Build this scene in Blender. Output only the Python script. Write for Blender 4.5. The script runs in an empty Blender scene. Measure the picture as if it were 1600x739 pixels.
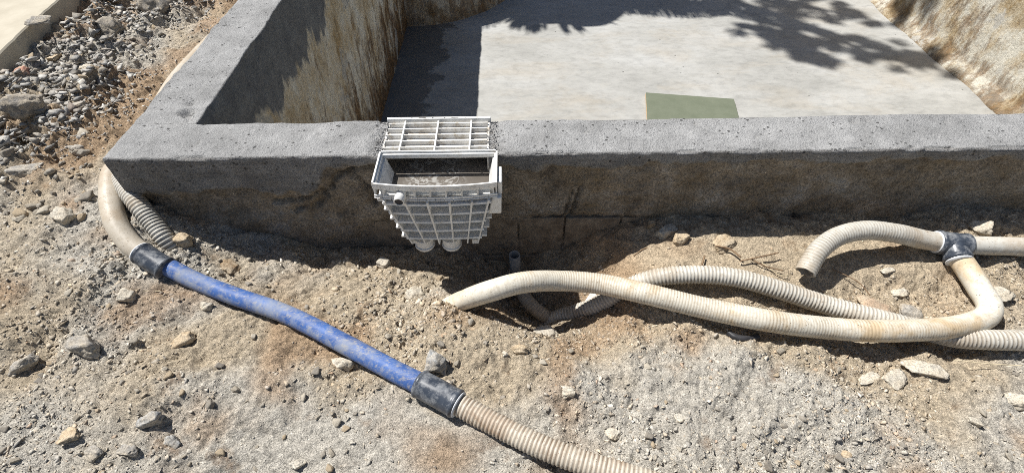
import bpy, bmesh, math, random
import numpy as np
from mathutils import Vector, Matrix

random.seed(11)
rng = np.random.default_rng(7)
S = bpy.context.scene
C = S.collection

# ------------------------------------------------------------------ camera
# z = 0 is the top of the pool wall; y runs away from the viewer
FOC, PITCH, ROLL, YAW = 806.39, 0.818963, 0.0098306, -0.0050239
CAM = np.array([0.0, 0.0, 1.0])

def view_dir(px, py):
    u, v = (px - 800) / FOC, (py - 369.5) / FOC
    c, s = math.cos(ROLL), math.sin(ROLL)
    u, v = c * u - s * v, s * u + c * v
    c, s = math.cos(PITCH), math.sin(PITCH)
    y, z = c - s * v, -s - c * v
    c, s = math.cos(YAW), math.sin(YAW)
    return np.array([c * u - s * y, s * u + c * y, z])

cam = bpy.data.cameras.new('camera')
cam.sensor_width = 36.0
cam.lens = FOC / 1600 * 36.0
cam.clip_start = 0.02
cam.clip_end = 500
cam_o = bpy.data.objects.new('camera', cam)
C.objects.link(cam_o)
f_ = Vector(view_dir(800, 369.5)).normalized()
r_ = Vector(view_dir(801, 369.5) - view_dir(799, 369.5)).normalized()
u_ = r_.cross(f_).normalized()
m_ = Matrix((r_, u_, -f_)).transposed().to_4x4()
m_.translation = Vector(CAM)
cam_o.matrix_world = m_
S.camera = cam_o

# ------------------------------------------------------------------ light
KX, KY = 0.546, 0.275            # shadow travel per metre of height: right, towards the viewer
SUN_EL = math.atan(1 / math.hypot(KX, KY))
SUN_ROT = math.atan2(-KX, KY)
W = bpy.data.worlds.new('World')
S.world = W
W.use_nodes = True
nt = W.node_tree
sky = nt.nodes.new('ShaderNodeTexSky')
sky.sky_type = 'NISHITA'
sky.sun_disc = False
sky.sun_elevation = SUN_EL
sky.sun_rotation = SUN_ROT
bg = nt.nodes['Background']
bg.inputs['Strength'].default_value = 0.05
nt.links.new(sky.outputs['Color'], bg.inputs['Color'])
sun = bpy.data.lights.new('sun', 'SUN')
sun.energy = 5.0
sun.angle = math.radians(0.5)
sun.color = (1.0, 0.97, 0.92)
sun_o = bpy.data.objects.new('sun', sun)
C.objects.link(sun_o)
sun_o.rotation_euler = Vector((KX, -KY, -1)).to_track_quat('-Z', 'Y').to_euler()
sun_o.location = (-4, 3, 8)
S.view_settings.view_transform = 'Standard'
S.view_settings.look = 'None'
S.view_settings.exposure = 0.4
S.view_settings.gamma = 1.0
S.cycles.filter_width = 0.9
S.cycles.use_denoising = False

# ------------------------------------------------------------------ noise
def _hash(i, j, k):
    n = (i * 374761393 + j * 668265263 + k * 2147483647) & 0xffffffff
    n = ((n ^ (n >> 13)) * 1274126177) & 0xffffffff
    n = n ^ (n >> 16)
    return (n & 0xffffff) / float(0xffffff)

def vnoise(x, y, z=0.0):
    x = np.asarray(x, float); y = np.asarray(y, float) + 0 * x; z = np.asarray(z, float) + 0 * x
    xi, yi, zi = np.floor(x).astype(np.int64), np.floor(y).astype(np.int64), np.floor(z).astype(np.int64)
    fx, fy, fz = x - xi, y - yi, z - zi
    fx, fy, fz = [t * t * (3 - 2 * t) for t in (fx, fy, fz)]
    r = 0
    for a in (0, 1):
        for b in (0, 1):
            for c in (0, 1):
                r = r + _hash(xi + a, yi + b, zi + c) * (fx if a else 1 - fx) * (fy if b else 1 - fy) * (fz if c else 1 - fz)
    return r * 2 - 1

def fbm(x, y, z=0.0, f=1.0, o=4, g=0.5, seed=0.0):
    r, a = 0, 1.0
    for k in range(o):
        r = r + a * vnoise(np.asarray(x) * f + 17.3 * k + seed, np.asarray(y) * f + 5.1 * k - seed, np.asarray(z) * f + 3.7 * k)
        a *= g; f *= 2.03
    return r

def sstep(a, b, x):
    t = np.clip((np.asarray(x, float) - a) / (b - a), 0, 1)
    return t * t * (3 - 2 * t)

# ------------------------------------------------------------------ mesh helpers
def tag(o, label=None, cat=None, group=None, kind=None):
    if label: o['label'] = label
    if cat: o['category'] = cat
    if group: o['group'] = group
    if kind: o['kind'] = kind
    return o

def empty(name, loc=(0, 0, 0)):
    o = bpy.data.objects.new(name, None)
    o.empty_display_size = 0.05
    o.location = loc
    C.objects.link(o)
    return o

def link(name, me, mat=None, parent=None, smooth=False):
    o = bpy.data.objects.new(name, me)
    C.objects.link(o)
    if mat is not None and not me.materials:
        me.materials.append(mat)
    if parent is not None:
        o.parent = parent
        o.matrix_parent_inverse = Matrix.Translation(parent.location).inverted()
    if smooth:
        me.shade_smooth()
    return o

def np_mesh(name, V, F):
    """V (n,3), F (m,3) or (m,4) arrays -> mesh"""
    V = np.ascontiguousarray(V, np.float32); F = np.ascontiguousarray(F, np.int32)
    me = bpy.data.meshes.new(name)
    k = F.shape[1]
    me.vertices.add(len(V)); me.vertices.foreach_set('co', V.ravel())
    me.loops.add(F.size); me.loops.foreach_set('vertex_index', F.ravel())
    me.polygons.add(len(F)); me.polygons.foreach_set('loop_start', np.arange(0, F.size, k, dtype=np.int32))
    me.update(calc_edges=True)
    me.validate()
    return me

def set_col(me, name, col):
    a = me.attributes.new(name, 'FLOAT_COLOR', 'POINT')
    c = np.ones((len(me.vertices), 4), np.float32); c[:, :3] = col
    a.data.foreach_set('color', c.ravel())

class MB:
    def __init__(s): s.v = []; s.f = []
    def raw(s, v, f):
        n = len(s.v); s.v += [tuple(p) for p in v]; s.f += [tuple(i + n for i in q) for q in f]
    def hexa(s, b, t):
        """b, t: four bottom and four top corners, both counter-clockwise seen from above"""
        s.raw(list(b) + list(t), [(3, 2, 1, 0), (4, 5, 6, 7), (0, 1, 5, 4), (1, 2, 6, 5), (2, 3, 7, 6), (3, 0, 4, 7)])
    def box(s, x0, x1, y0, y1, z0, z1):
        s.hexa([(x0, y0, z0), (x1, y0, z0), (x1, y1, z0), (x0, y1, z0)], [(x0, y0, z1), (x1, y0, z1), (x1, y1, z1), (x0, y1, z1)])
    def cyl(s, a, b, r, r2=None, n=20, inner=None):
        a, b = Vector(a), Vector(b); d = (b - a).normalized(); r2 = r if r2 is None else r2
        p = d.orthogonal().normalized(); q = d.cross(p)
        ring = lambda c, rr: [tuple(c + (p * math.cos(2 * math.pi * i / n) + q * math.sin(2 * math.pi * i / n)) * rr) for i in range(n)]
        if inner is None:
            v = ring(a, r) + ring(b, r2)
            s.raw(v, [(i, (i + 1) % n, n + (i + 1) % n, n + i) for i in range(n)] + [tuple(range(n))[::-1], tuple(range(n, 2 * n))])
        else:
            k = inner
            v = ring(a, r) + ring(b, r2) + ring(b, r2 - k) + ring(a, r - k)
            f = []
            for lo in range(4):
                hi = (lo + 1) % 4
                f += [(lo * n + i, lo * n + (i + 1) % n, hi * n + (i + 1) % n, hi * n + i) for i in range(n)]
            s.raw(v, f)
    def build(s, name, mat, parent=None, smooth=False, bevel=0):
        me = bpy.data.meshes.new(name); me.from_pydata(s.v, [], s.f)
        bm = bmesh.new(); bm.from_mesh(me)
        bmesh.ops.recalc_face_normals(bm, faces=bm.faces); bm.to_mesh(me); bm.free()
        o = link(name, me, mat, parent, smooth)
        if bevel:
            m = o.modifiers.new('bevel', 'BEVEL'); m.width = bevel; m.segments = 2; m.limit_method = 'ANGLE'
        return o

# ------------------------------------------------------------------ materials
class Mat:
    def __init__(s, name, rough=0.8, spec=0.3):
        s.m = bpy.data.materials.new(name); s.m.use_nodes = True
        s.t = s.m.node_tree; s.b = s.t.nodes['Principled BSDF']
        s.b.inputs['Roughness'].default_value = rough
        s.b.inputs['Specular IOR Level'].default_value = spec
        s.co = s.n('ShaderNodeTexCoord').outputs['Object']
        s.height = None
    def n(s, kind, **kw):
        o = s.t.nodes.new(kind)
        for k, v in kw.items(): setattr(o, k, v)
        return o
    def l(s, a, b): s.t.links.new(a, b)
    def val(s, sock, v):
        if isinstance(v, bpy.types.NodeSocket): s.l(v, sock)
        else: sock.default_value = v
    def noise(s, scale, detail=4, rough=0.55, stretch=None, dist=0.0):
        o = s.n('ShaderNodeTexNoise'); o.inputs['Scale'].default_value = scale
        o.inputs['Detail'].default_value = detail; o.inputs['Roughness'].default_value = rough
        o.inputs['Distortion'].default_value = dist
        co = s.co
        if stretch:
            m = s.n('ShaderNodeMapping'); m.inputs['Scale'].default_value = stretch; s.l(s.co, m.inputs['Vector']); co = m.outputs['Vector']
        s.l(co, o.inputs['Vector']); return o.outputs['Fac']
    def voro(s, scale, feature='F1', stretch=None, rand=1.0):
        o = s.n('ShaderNodeTexVoronoi', feature=feature); o.inputs['Scale'].default_value = scale
        o.inputs['Randomness'].default_value = rand
        co = s.co
        if stretch:
            m = s.n('ShaderNodeMapping'); m.inputs['Scale'].default_value = stretch; s.l(s.co, m.inputs['Vector']); co = m.outputs['Vector']
        s.l(co, o.inputs['Vector']); return o.outputs['Distance']
    def ramp(s, fac, stops):
        o = s.n('ShaderNodeValToRGB'); e = o.color_ramp.elements
        while len(e) < len(stops): e.new(0.5)
        for k, (p, c) in enumerate(stops):
            e[k].position = p; e[k].color = (c, c, c, 1) if isinstance(c, (int, float)) else (*c, 1)
        s.l(fac, o.inputs['Fac']); return o.outputs['Color']
    def mix(s, fac, a, b, mode='MIX'):
        o = s.n('ShaderNodeMix', data_type='RGBA', blend_type=mode)
        fix = lambda v: (*v, 1) if isinstance(v, tuple) and len(v) == 3 else v
        s.val(o.inputs[0], fac); s.val(o.inputs[6], fix(a)); s.val(o.inputs[7], fix(b)); return o.outputs[2]
    def math(s, op, a, b=0.0, clamp=False):
        o = s.n('ShaderNodeMath', operation=op, use_clamp=clamp); s.val(o.inputs[0], a); s.val(o.inputs[1], b); return o.outputs[0]
    def xyz(s):
        o = s.n('ShaderNodeSeparateXYZ'); s.l(s.co, o.inputs[0]); return o.outputs
    def attr(s, name):
        return s.n('ShaderNodeAttribute', attribute_name=name).outputs['Color']
    def color(s, c): s.val(s.b.inputs['Base Color'], (*c, 1) if isinstance(c, tuple) else c)
    def bump(s, h, strength=0.5, dist=0.01):
        o = s.n('ShaderNodeBump'); o.inputs['Strength'].default_value = strength; o.inputs['Distance'].default_value = dist
        s.l(h, o.inputs['Height'])
        if s.height is not None: s.l(s.height, o.inputs['Normal'])
        s.height = o.outputs['Normal']; s.l(s.height, s.b.inputs['Normal'])
    def rough(s, v): s.val(s.b.inputs['Roughness'], v)

def mat_ground():
    m = Mat('dusty_soil', 0.95, 0.1)
    a = m.attr('tint')
    f1 = m.ramp(m.noise(55, 6, 0.7), [(0.28, 0.55), (0.5, 1.05), (0.72, 1.45)])
    f2 = m.ramp(m.noise(260, 3, 0.6), [(0.3, 0.5), (0.52, 1.05), (0.75, 1.5)])
    c = m.mix(1.0, a, f1, 'MULTIPLY'); c = m.mix(1.0, c, f2, 'MULTIPLY')
    rust = m.ramp(m.noise(9, 5, 0.65), [(0.60, 0.0), (0.72, 0.55)])
    c = m.mix(rust, c, (0.26, 0.15, 0.075))
    m.color(c)
    m.bump(m.noise(420, 4, 0.7), 0.9, 0.005)
    m.bump(m.noise(130, 5, 0.7), 0.8, 0.012)
    return m.m

def mat_stone(name='field_stone'):
    m = Mat(name, 0.9, 0.15)
    a = m.attr('tint')
    f1 = m.ramp(m.noise(38, 6, 0.65), [(0.3, 0.7), (0.5, 1.0), (0.75, 1.25)])
    c = m.mix(1.0, a, f1, 'MULTIPLY')
    dust = m.ramp(m.noise(16, 4, 0.6), [(0.45, 0.0), (0.7, 0.5)])
    c = m.mix(dust, c, (0.36, 0.30, 0.22))
    m.color(c); m.bump(m.noise(120, 5, 0.7), 0.6, 0.008)
    return m.m

def mat_single_stone(name, col):
    m = Mat(name, 0.9, 0.15)
    f1 = m.ramp(m.noise(30, 6, 0.65), [(0.3, 0.72), (0.5, 1.0), (0.75, 1.22)])
    c = m.mix(1.0, col, f1, 'MULTIPLY')
    dust = m.ramp(m.noise(22, 6, 0.7), [(0.36, 0.0), (0.58, 0.75)])
    c = m.mix(dust, c, (0.46, 0.395, 0.30))
    c = m.mix(1.0, c, m.ramp(m.noise(210, 3, 0.6), [(0.32, 0.6), (0.5, 1.0), (0.7, 1.3)]), 'MULTIPLY')
    m.color(c); m.bump(m.noise(70, 6, 0.7), 0.6, 0.008)
    return m.m

def mat_wall_outside():
    """cement cap over brown rendered blockwork"""
    m = Mat('rendered_blockwork', 0.93, 0.15)
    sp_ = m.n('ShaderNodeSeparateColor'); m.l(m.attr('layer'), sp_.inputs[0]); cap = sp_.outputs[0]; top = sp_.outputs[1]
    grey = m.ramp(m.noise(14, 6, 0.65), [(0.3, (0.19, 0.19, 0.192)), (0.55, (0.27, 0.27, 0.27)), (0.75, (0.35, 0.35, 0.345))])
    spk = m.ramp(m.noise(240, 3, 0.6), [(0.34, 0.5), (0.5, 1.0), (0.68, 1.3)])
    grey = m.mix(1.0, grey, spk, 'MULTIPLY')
    big = m.ramp(m.noise(3.3, 6, 0.62), [(0.34, 0.72), (0.5, 1.0), (0.66, 1.22)])
    grey = m.mix(1.0, grey, big, 'MULTIPLY')
    pits = m.ramp(m.voro(48), [(0.0, 0.0), (0.17, 0.2), (0.25, 1.0)])
    keep = m.ramp(m.noise(17, 4, 0.65), [(0.43, 0.0), (0.51, 1.0)])
    pits = m.mix(keep, pits, (1.0, 1.0, 1.0))
    grey = m.mix(1.0, grey, m.ramp(pits, [(0.0, 0.22), (1.0, 1.0)]), 'MULTIPLY')
    brown = m.ramp(m.noise(11, 7, 0.7), [(0.3, (0.11, 0.088, 0.068)), (0.43, (0.24, 0.20, 0.152)), (0.56, (0.33, 0.285, 0.23)), (0.7, (0.44, 0.415, 0.38))])
    och = m.ramp(m.noise(4, 4, 0.6), [(0.5, 0.0), (0.7, 0.6)])
    brown = m.mix(och, brown, (0.27, 0.205, 0.125))
    brown = m.mix(1.0, brown, m.ramp(m.noise(150, 4, 0.65), [(0.3, 0.4), (0.5, 1.0), (0.72, 1.5)]), 'MULTIPLY')
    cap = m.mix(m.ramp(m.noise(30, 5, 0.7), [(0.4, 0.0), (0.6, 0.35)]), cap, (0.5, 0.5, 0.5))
    sunlit_screed = m.ramp(m.noise(9, 6, 0.7), [(0.3, (0.275, 0.274, 0.27)), (0.55, (0.375, 0.374, 0.37)), (0.75, (0.47, 0.468, 0.46))])  # lighter screed for upward faces; sunlight on the top put into the colour
    sunlit_screed = m.mix(0.5, m.mix(1.0, sunlit_screed, big, 'MULTIPLY'), m.mix(1.0, sunlit_screed, spk, 'MULTIPLY'))
    sunlit_screed = m.mix(1.0, sunlit_screed, m.ramp(pits, [(0.0, 0.2), (1.0, 1.0)]), 'MULTIPLY')
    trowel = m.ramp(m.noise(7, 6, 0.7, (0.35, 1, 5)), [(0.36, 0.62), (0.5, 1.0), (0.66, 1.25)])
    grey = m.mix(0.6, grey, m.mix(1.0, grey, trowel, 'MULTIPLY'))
    m.color(m.mix(top, m.mix(cap, brown, grey), sunlit_screed))
    m.bump(pits, 0.5, 0.006)
    m.bump(m.noise(180, 5, 0.7), 0.8, 0.007)
    m.bump(m.noise(45, 5, 0.7), 0.4, 0.012)
    return m.m

def mat_inside(name='stained_pool_plaster', cem_lo=0.17, st_lo=0.497, dark=1.0, base=1.0):
    """pool inside: a grey cement strip above stained plaster, rust streaks running down"""
    m = Mat(name, 0.9, 0.2)
    x, y, z = m.xyz()
    drip = m.noise(2.6, 5, 0.65, (1.0, 1.0, 0.25))
    drip = m.math('SUBTRACT', drip, 0.5)
    edge = m.math('ADD', z, m.math('MULTIPLY', drip, 1.1))
    cem = m.ramp(m.math('ADD', edge, 0.5), [(cem_lo, 0.0), (cem_lo + .05, 1.0)])
    plaster = m.ramp(m.noise(4, 9, 0.75, (1, 1, 0.7)), [(0.36, tuple(v * base for v in (0.44, 0.32, 0.17))), (0.46, tuple(v * base for v in (0.64, 0.54, 0.38))), (0.58, tuple(v * base for v in (0.77, 0.73, 0.62)))])
    st = m.mix(0.5, m.noise(5, 10, 0.8, (1.0, 1.0, 0.6), 0.2), m.noise(9, 8, 0.75, (1.0, 1.0, 0.3), 0.2))
    low = m.math('MULTIPLY', m.math('ADD', z, 0.75), -0.16)
    st = m.math('ADD', st, low)
    stain = m.ramp(st, [(st_lo, 0.0), (st_lo + .035, 0.5 * dark), (st_lo + .09, 0.95 * dark)])
    sc = m.ramp(m.noise(22, 6, 0.75, (1, 1, 0.6)), [(0.35, (0.06, 0.038, 0.022)), (0.6, (0.22, 0.125, 0.055))])
    c = m.mix(stain, plaster, sc)
    patch = m.ramp(m.noise(3.1, 4, 0.6), [(0.60, 0.0), (0.63, 0.8)])
    c = m.mix(patch, c, (0.50, 0.48, 0.43))
    grey = m.ramp(m.noise(12, 5, 0.6), [(0.3, (0.15, 0.15, 0.153)), (0.7, (0.25, 0.25, 0.245))])
    c = m.mix(cem, c, grey)
    c = m.mix(1.0, c, m.ramp(m.noise(90, 4, 0.65), [(0.3, 0.75), (0.7, 1.15)]), 'MULTIPLY')
    m.color(c)
    m.bump(m.noise(26, 7, 0.75), 0.8, 0.025)
    m.bump(m.noise(140, 4, 0.7), 0.4, 0.006)
    return m.m

def mat_pool_floor():
    m = Mat('pool_floor_screed', 0.75, 0.25)
    x, y, z = m.xyz()
    c = m.ramp(m.noise(1.6, 7, 0.6, (0.8, 1.2, 1), 0.3), [(0.3, (0.30, 0.298, 0.28)), (0.5, (0.375, 0.372, 0.352)), (0.7, (0.43, 0.43, 0.415))])
    tan = m.ramp(m.noise(1.1, 6, 0.68, (0.8, 1.5, 1), 0.4), [(0.5, 0.0), (0.72, 0.45)])
    c = m.mix(tan, c, (0.38, 0.32, 0.235))
    c = m.mix(1.0, c, m.ramp(m.noise(13, 7, 0.72, (0.7, 1.2, 1), 0.4), [(0.32, 0.8), (0.52, 1.0), (0.7, 1.07)]), 'MULTIPLY')
    spots = m.ramp(m.voro(5.5), [(0.0, 0.25), (0.035, 0.5), (0.055, 1.0)])
    c = m.mix(1.0, c, spots, 'MULTIPLY')
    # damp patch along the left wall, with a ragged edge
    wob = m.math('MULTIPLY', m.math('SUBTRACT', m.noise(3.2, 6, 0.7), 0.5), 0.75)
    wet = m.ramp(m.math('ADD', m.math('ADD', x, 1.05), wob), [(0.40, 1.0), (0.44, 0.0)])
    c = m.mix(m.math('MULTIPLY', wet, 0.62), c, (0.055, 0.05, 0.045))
    m.color(c)
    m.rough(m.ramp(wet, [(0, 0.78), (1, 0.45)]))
    m.bump(m.noise(9, 5, 0.65, (0.6, 1.4, 1)), 0.25, 0.02)
    return m.m

def mat_hose(name, base, dirt, amount, lo=0.5, gr=0.7):
    m = Mat(name, 0.55, 0.35)
    c = m.ramp(m.noise(5, 4, 0.6), [(0.3, tuple(v * 0.88 for v in base)), (0.7, base)])
    d = m.ramp(m.noise(7, 6, 0.68, None, 0.4), [(lo, 0.0), (lo + 0.14, amount)])
    c = m.mix(d, c, dirt)
    g = m.ramp(m.noise(60, 6, 0.75), [(0.5, 0.0), (0.68, 0.55)])
    c = m.mix(g, c, (0.33, 0.27, 0.19))
    sp = m.ramp(m.noise(210, 2, 0.5), [(0.66, 0.0), (0.72, 0.75)])
    c = m.mix(sp, c, (0.10, 0.07, 0.045))
    groove = m.attr('groove')
    gp = m.ramp(m.noise(11, 4, 0.6), [(0.35, gr * .35), (0.6, gr)])
    c = m.mix(m.math('MULTIPLY', groove, gp), c, tuple(v * 0.4 for v in dirt))
    m.color(c)
    m.rough(m.ramp(g, [(0, 0.5), (1, 0.9)]))
    m.bump(m.noise(160, 4, 0.6), 0.15, 0.003)
    return m.m

def mat_blue():
    m = Mat('blue_pressure_pipe', 0.6, 0.3)
    c = m.ramp(m.noise(14, 5, 0.6), [(0.3, (0.014, 0.065, 0.25)), (0.7, (0.035, 0.13, 0.42))])
    dust = m.ramp(m.noise(9, 7, 0.72, None, 0.5), [(0.45, 0.08), (0.62, 0.58)])
    c = m.mix(dust, c, (0.37, 0.385, 0.38))
    dirt = m.ramp(m.noise(60, 7, 0.8, (1.0, 1.7, 1.0)), [(0.52, 0.0), (0.62, 0.6)])
    c = m.mix(dirt, c, (0.40, 0.37, 0.31))
    sc = m.ramp(m.noise(70, 5, 0.7), [(0.52, 0.0), (0.7, 0.5)])
    c = m.mix(sc, c, (0.30, 0.32, 0.37))
    m.color(c); m.rough(m.ramp(dust, [(0, 0.5), (1, 0.9)]))
    m.bump(m.noise(120, 4, 0.6), 0.15, 0.003)
    return m.m

def mat_fitting():
    m = Mat('dark_glued_fitting', 0.38, 0.45)
    c = m.ramp(m.noise(20, 4, 0.6), [(0.3, (0.025, 0.032, 0.046)), (0.7, (0.065, 0.078, 0.10))])
    dust = m.ramp(m.noise(34, 7, 0.75), [(0.46, 0.0), (0.66, 0.75)])
    c = m.mix(dust, c, (0.30, 0.31, 0.32))
    m.color(c); m.rough(m.ramp(dust, [(0, 0.3), (1, 0.85)]))
    return m.m

def mat_plastic(name='skimmer_plastic', base=(0.80, 0.80, 0.78), soil=0.45):
    m = Mat(name, 0.45, 0.4)
    c = m.ramp(m.noise(9, 4, 0.6), [(0.3, tuple(v * 0.9 for v in base)), (0.7, base)])
    d = m.ramp(m.noise(38, 8, 0.78), [(0.48, 0.0), (0.64, soil)])
    c = m.mix(d, c, (0.40, 0.34, 0.26))
    m.color(c); m.rough(m.ramp(d, [(0, 0.42), (1, 0.85)]))
    m.bump(m.noise(110, 3), 0.08, 0.003)
    return m.m

def mat_plain(name, c1, c2, scale=20, rough=0.85, bump=0.3, stretch=None, spec=0.25):
    m = Mat(name, rough, spec)
    m.color(m.ramp(m.noise(scale, 6, 0.65, stretch), [(0.3, c1), (0.7, c2)]))
    if bump: m.bump(m.noise(scale * 4, 4, 0.65, stretch), bump, 0.006)
    return m.m

def mat_scum():
    m = Mat('scummy_water', 0.16, 0.5)
    w = m.noise(26, 2, 0.5, None, 0.8)
    foam = m.ramp(w, [(0.40, 0.0), (0.43, 1.0), (0.48, 1.0), (0.51, 0.0), (0.56, 0.0), (0.58, 0.7), (0.6, 0.0)])
    x, y, z = m.xyz()
    side = m.ramp(m.math('ADD', x, 1.0), [(0.66, 0.0), (0.70, 1.0), (0.82, 1.0), (0.87, 0.0)])
    foam = m.math('MULTIPLY', foam, side)
    base = m.ramp(m.noise(7, 3, 0.5), [(0.35, (0.10, 0.088, 0.076)), (0.65, (0.17, 0.152, 0.132))])
    m.color(m.mix(foam, base, (0.30, 0.29, 0.27)))
    m.rough(m.ramp(foam, [(0, 0.14), (1, 0.6)]))
    return m.m

M = dict(
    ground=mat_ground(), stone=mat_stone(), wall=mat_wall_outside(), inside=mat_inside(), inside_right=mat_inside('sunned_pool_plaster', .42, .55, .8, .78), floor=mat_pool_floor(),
    hose_white=mat_hose('cream_hose', (0.74, 0.70, 0.60), (0.56, 0.38, 0.18), 0.65, 0.49),
    hose_rib=mat_hose('ribbed_grey_white_hose', (0.62, 0.60, 0.54), (0.36, 0.25, 0.14), 0.5, 0.5),
    hose_old=mat_hose('weathered_ribbed_hose', (0.66, 0.60, 0.50), (0.30, 0.17, 0.085), 0.6, 0.5, 1.0),
    hose_dusty=mat_hose('dusty_hose', (0.54, 0.485, 0.40), (0.40, 0.31, 0.21), 0.6, 0.46),
    smeared=mat_plastic('cement_smeared_plastic', (.72, .71, .68), .9), blue=mat_blue(), fitting=mat_fitting(), plastic=mat_plastic(),
    glue=mat_plain('white_glue_bead', (0.6, 0.62, 0.64), (0.8, 0.82, 0.84), 60, 0.5, 0),
    scum=mat_scum(),
    board=mat_plain('green_board_face', (0.132, 0.15, 0.105), (0.165, 0.183, 0.133), 9, 0.8, 0.1),
    board_edge=mat_plain('sawn_board_edge', (0.45, 0.30, 0.16), (0.62, 0.47, 0.30), 40, 0.85, 0.2),
    slab=mat_plain('pale_paving_concrete', (0.42, 0.38, 0.30), (0.52, 0.475, 0.385), 7, 0.88, 0.2),
    block=mat_plain('concrete_block', (0.13, 0.105, 0.08), (0.31, 0.265, 0.21), 26, 0.95, 0.6),
    twig=mat_plain('dry_twig', (0.16, 0.10, 0.06), (0.30, 0.21, 0.13), 60, 0.9, 0.2),
    straw=mat_plain('pale_straw', (0.5, 0.42, 0.28), (0.66, 0.57, 0.40), 60, 0.85, 0.1),
    bark=mat_plain('bark', (0.10, 0.075, 0.05), (0.24, 0.18, 0.12), 14, 0.95, 0.8),
    leaf=mat_plain('leaf', (0.035, 0.07, 0.018), (0.08, 0.13, 0.035), 6, 0.6, 0),
    black=mat_plain('black_rubber', (0.02, 0.02, 0.022), (0.06, 0.06, 0.065), 40, 0.45, 0.1),
)

# ------------------------------------------------------------------ ground height
CP = np.array([
    (-2.4, .2, -.30), (-1.4, .2, -.31), (-.7, .2, -.33), (0, .2, -.34), (.7, .2, -.34), (1.4, .2, -.33), (2.4, .2, -.32),
    (-2.3, .7, -.28), (-1.5, .68, -.275), (-.8, .6, -.32), (0, .6, -.34), (.7, .58, -.335), (1.4, .55, -.33), (2.4, .6, -.32),
    (-1.8, 1.0, -.27), (-1.25, .95, -.30), (-.75, .85, -.335), (-.35, .88, -.35), (-.06, .96, -.385), (-.25, 1.08, -.40), (-.6, 1.1, -.375), (-.95, 1.1, -.335),
    (.10, 1.0, -.53), (.04, 1.18, -.56), (.2, 1.18, -.50), (.13, .83, -.375), (.40, .80, -.355), (.30, .97, -.45),
    (.47, 1.08, -.345), (.36, 1.17, -.42), (.52, 1.2, -.335), (.78, 1.2, -.295), (1.1, 1.2, -.305), (1.8, 1.2, -.31), (2.4, 1.2, -.31),
    (.8, 1.05, -.315), (1.2, 1.03, -.33), (1.7, 1.0, -.33), (.62, .9, -.365), (.95, .86, -.375), (1.3, .82, -.375), (1.75, .8, -.37),
    (.7, .75, -.345), (1.2, .7, -.345), (1.7, .68, -.34),
    (-1.22, 1.27, -.215), (-1.12, 1.27, -.275), (-.92, 1.28, -.36), (-.7, 1.28, -.40), (-.47, 1.28, -.435), (-.23, 1.28, -.465), (0, 1.29, -.55),
    (.2, 1.29, -.47), (.34, 1.29, -.39), (.47, 1.29, -.32), (.75, 1.29, -.285), (1.2, 1.29, -.287), (1.85, 1.29, -.30), (2.5, 1.3, -.30),
    (-1.38, 1.32, -.205), (-1.4, 1.8, -.20), (-1.4, 2.6, -.20), (-1.4, 3.6, -.20), (-1.9, 1.5, -.215), (-2.6, 1.9, -.215), (-2.1, 2.6, -.20),
    (-3.0, 2.6, -.21), (-2.0, 3.4, -.19), (-3.2, 3.6, -.20), (-3.4, 1.2, -.26), (-3.0, .4, -.28), (-1.3, 1.12, -.25), (-1.6, 1.2, -.24),
    (-1.4, 5, -.2), (-3.2, 5, -.2)], float)

def _tps(d2): return np.where(d2 > 0, d2 * np.log(np.maximum(d2, 1e-12)), 0)
_n = len(CP)
_K = _tps(((CP[:, None, :2] - CP[None, :, :2]) ** 2).sum(-1)) + np.eye(_n) * 0.002
_P = np.c_[np.ones(_n), CP[:, :2]]
_A = np.block([[_K, _P], [_P.T, np.zeros((3, 3))]])
_w = np.linalg.solve(_A, np.r_[CP[:, 2], 0, 0, 0])

def g_smooth(x, y):
    x = np.clip(np.asarray(x, float), -3.3, 2.4); y = np.clip(np.asarray(y, float), .2, 5)
    sh = x.shape; x = x.ravel(); y = y.ravel(); out = np.empty(len(x))
    for i in range(0, len(x), 40000):
        a, b = x[i:i + 40000], y[i:i + 40000]
        d2 = (a[:, None] - CP[None, :, 0]) ** 2 + (b[:, None] - CP[None, :, 1]) ** 2
        out[i:i + 40000] = _tps(d2) @ _w[:_n] + _w[_n] + _w[_n + 1] * a + _w[_n + 2] * b
    return out.reshape(sh)

def rubble(x, y):
    """1 in the coarse rubble left of the pool, 0 on the dusty soil"""
    e = fbm(x, y, 0, 1.6, 3, .5, 3.0) * .35
    a = sstep(-1.55, -1.88, x + e * .5) * sstep(.85, 1.25, y + e)
    b = sstep(-1.68, -1.95, x + .12 * y - .27 + e * .5) * sstep(2.1, 2.6, y)
    return np.clip(np.maximum(a, b), 0, 1)

def smoothpatch(x, y):
    e = fbm(x, y, 0, 3.0, 3, .5, 8.0) * .12
    d = lambda cx, cy, rx, ry: sstep(1.15, .6, np.sqrt(((x - cx) / rx) ** 2 + ((y - cy) / ry) ** 2) + e)
    return np.clip(d(.75, 1.1, .45, .14) + .8 * d(-.35, .5, .35, .2) + .7 * d(1.1, 1.12, .6, .08) + .5 * d(-1.25, .55, .3, .2), 0, 1)

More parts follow.
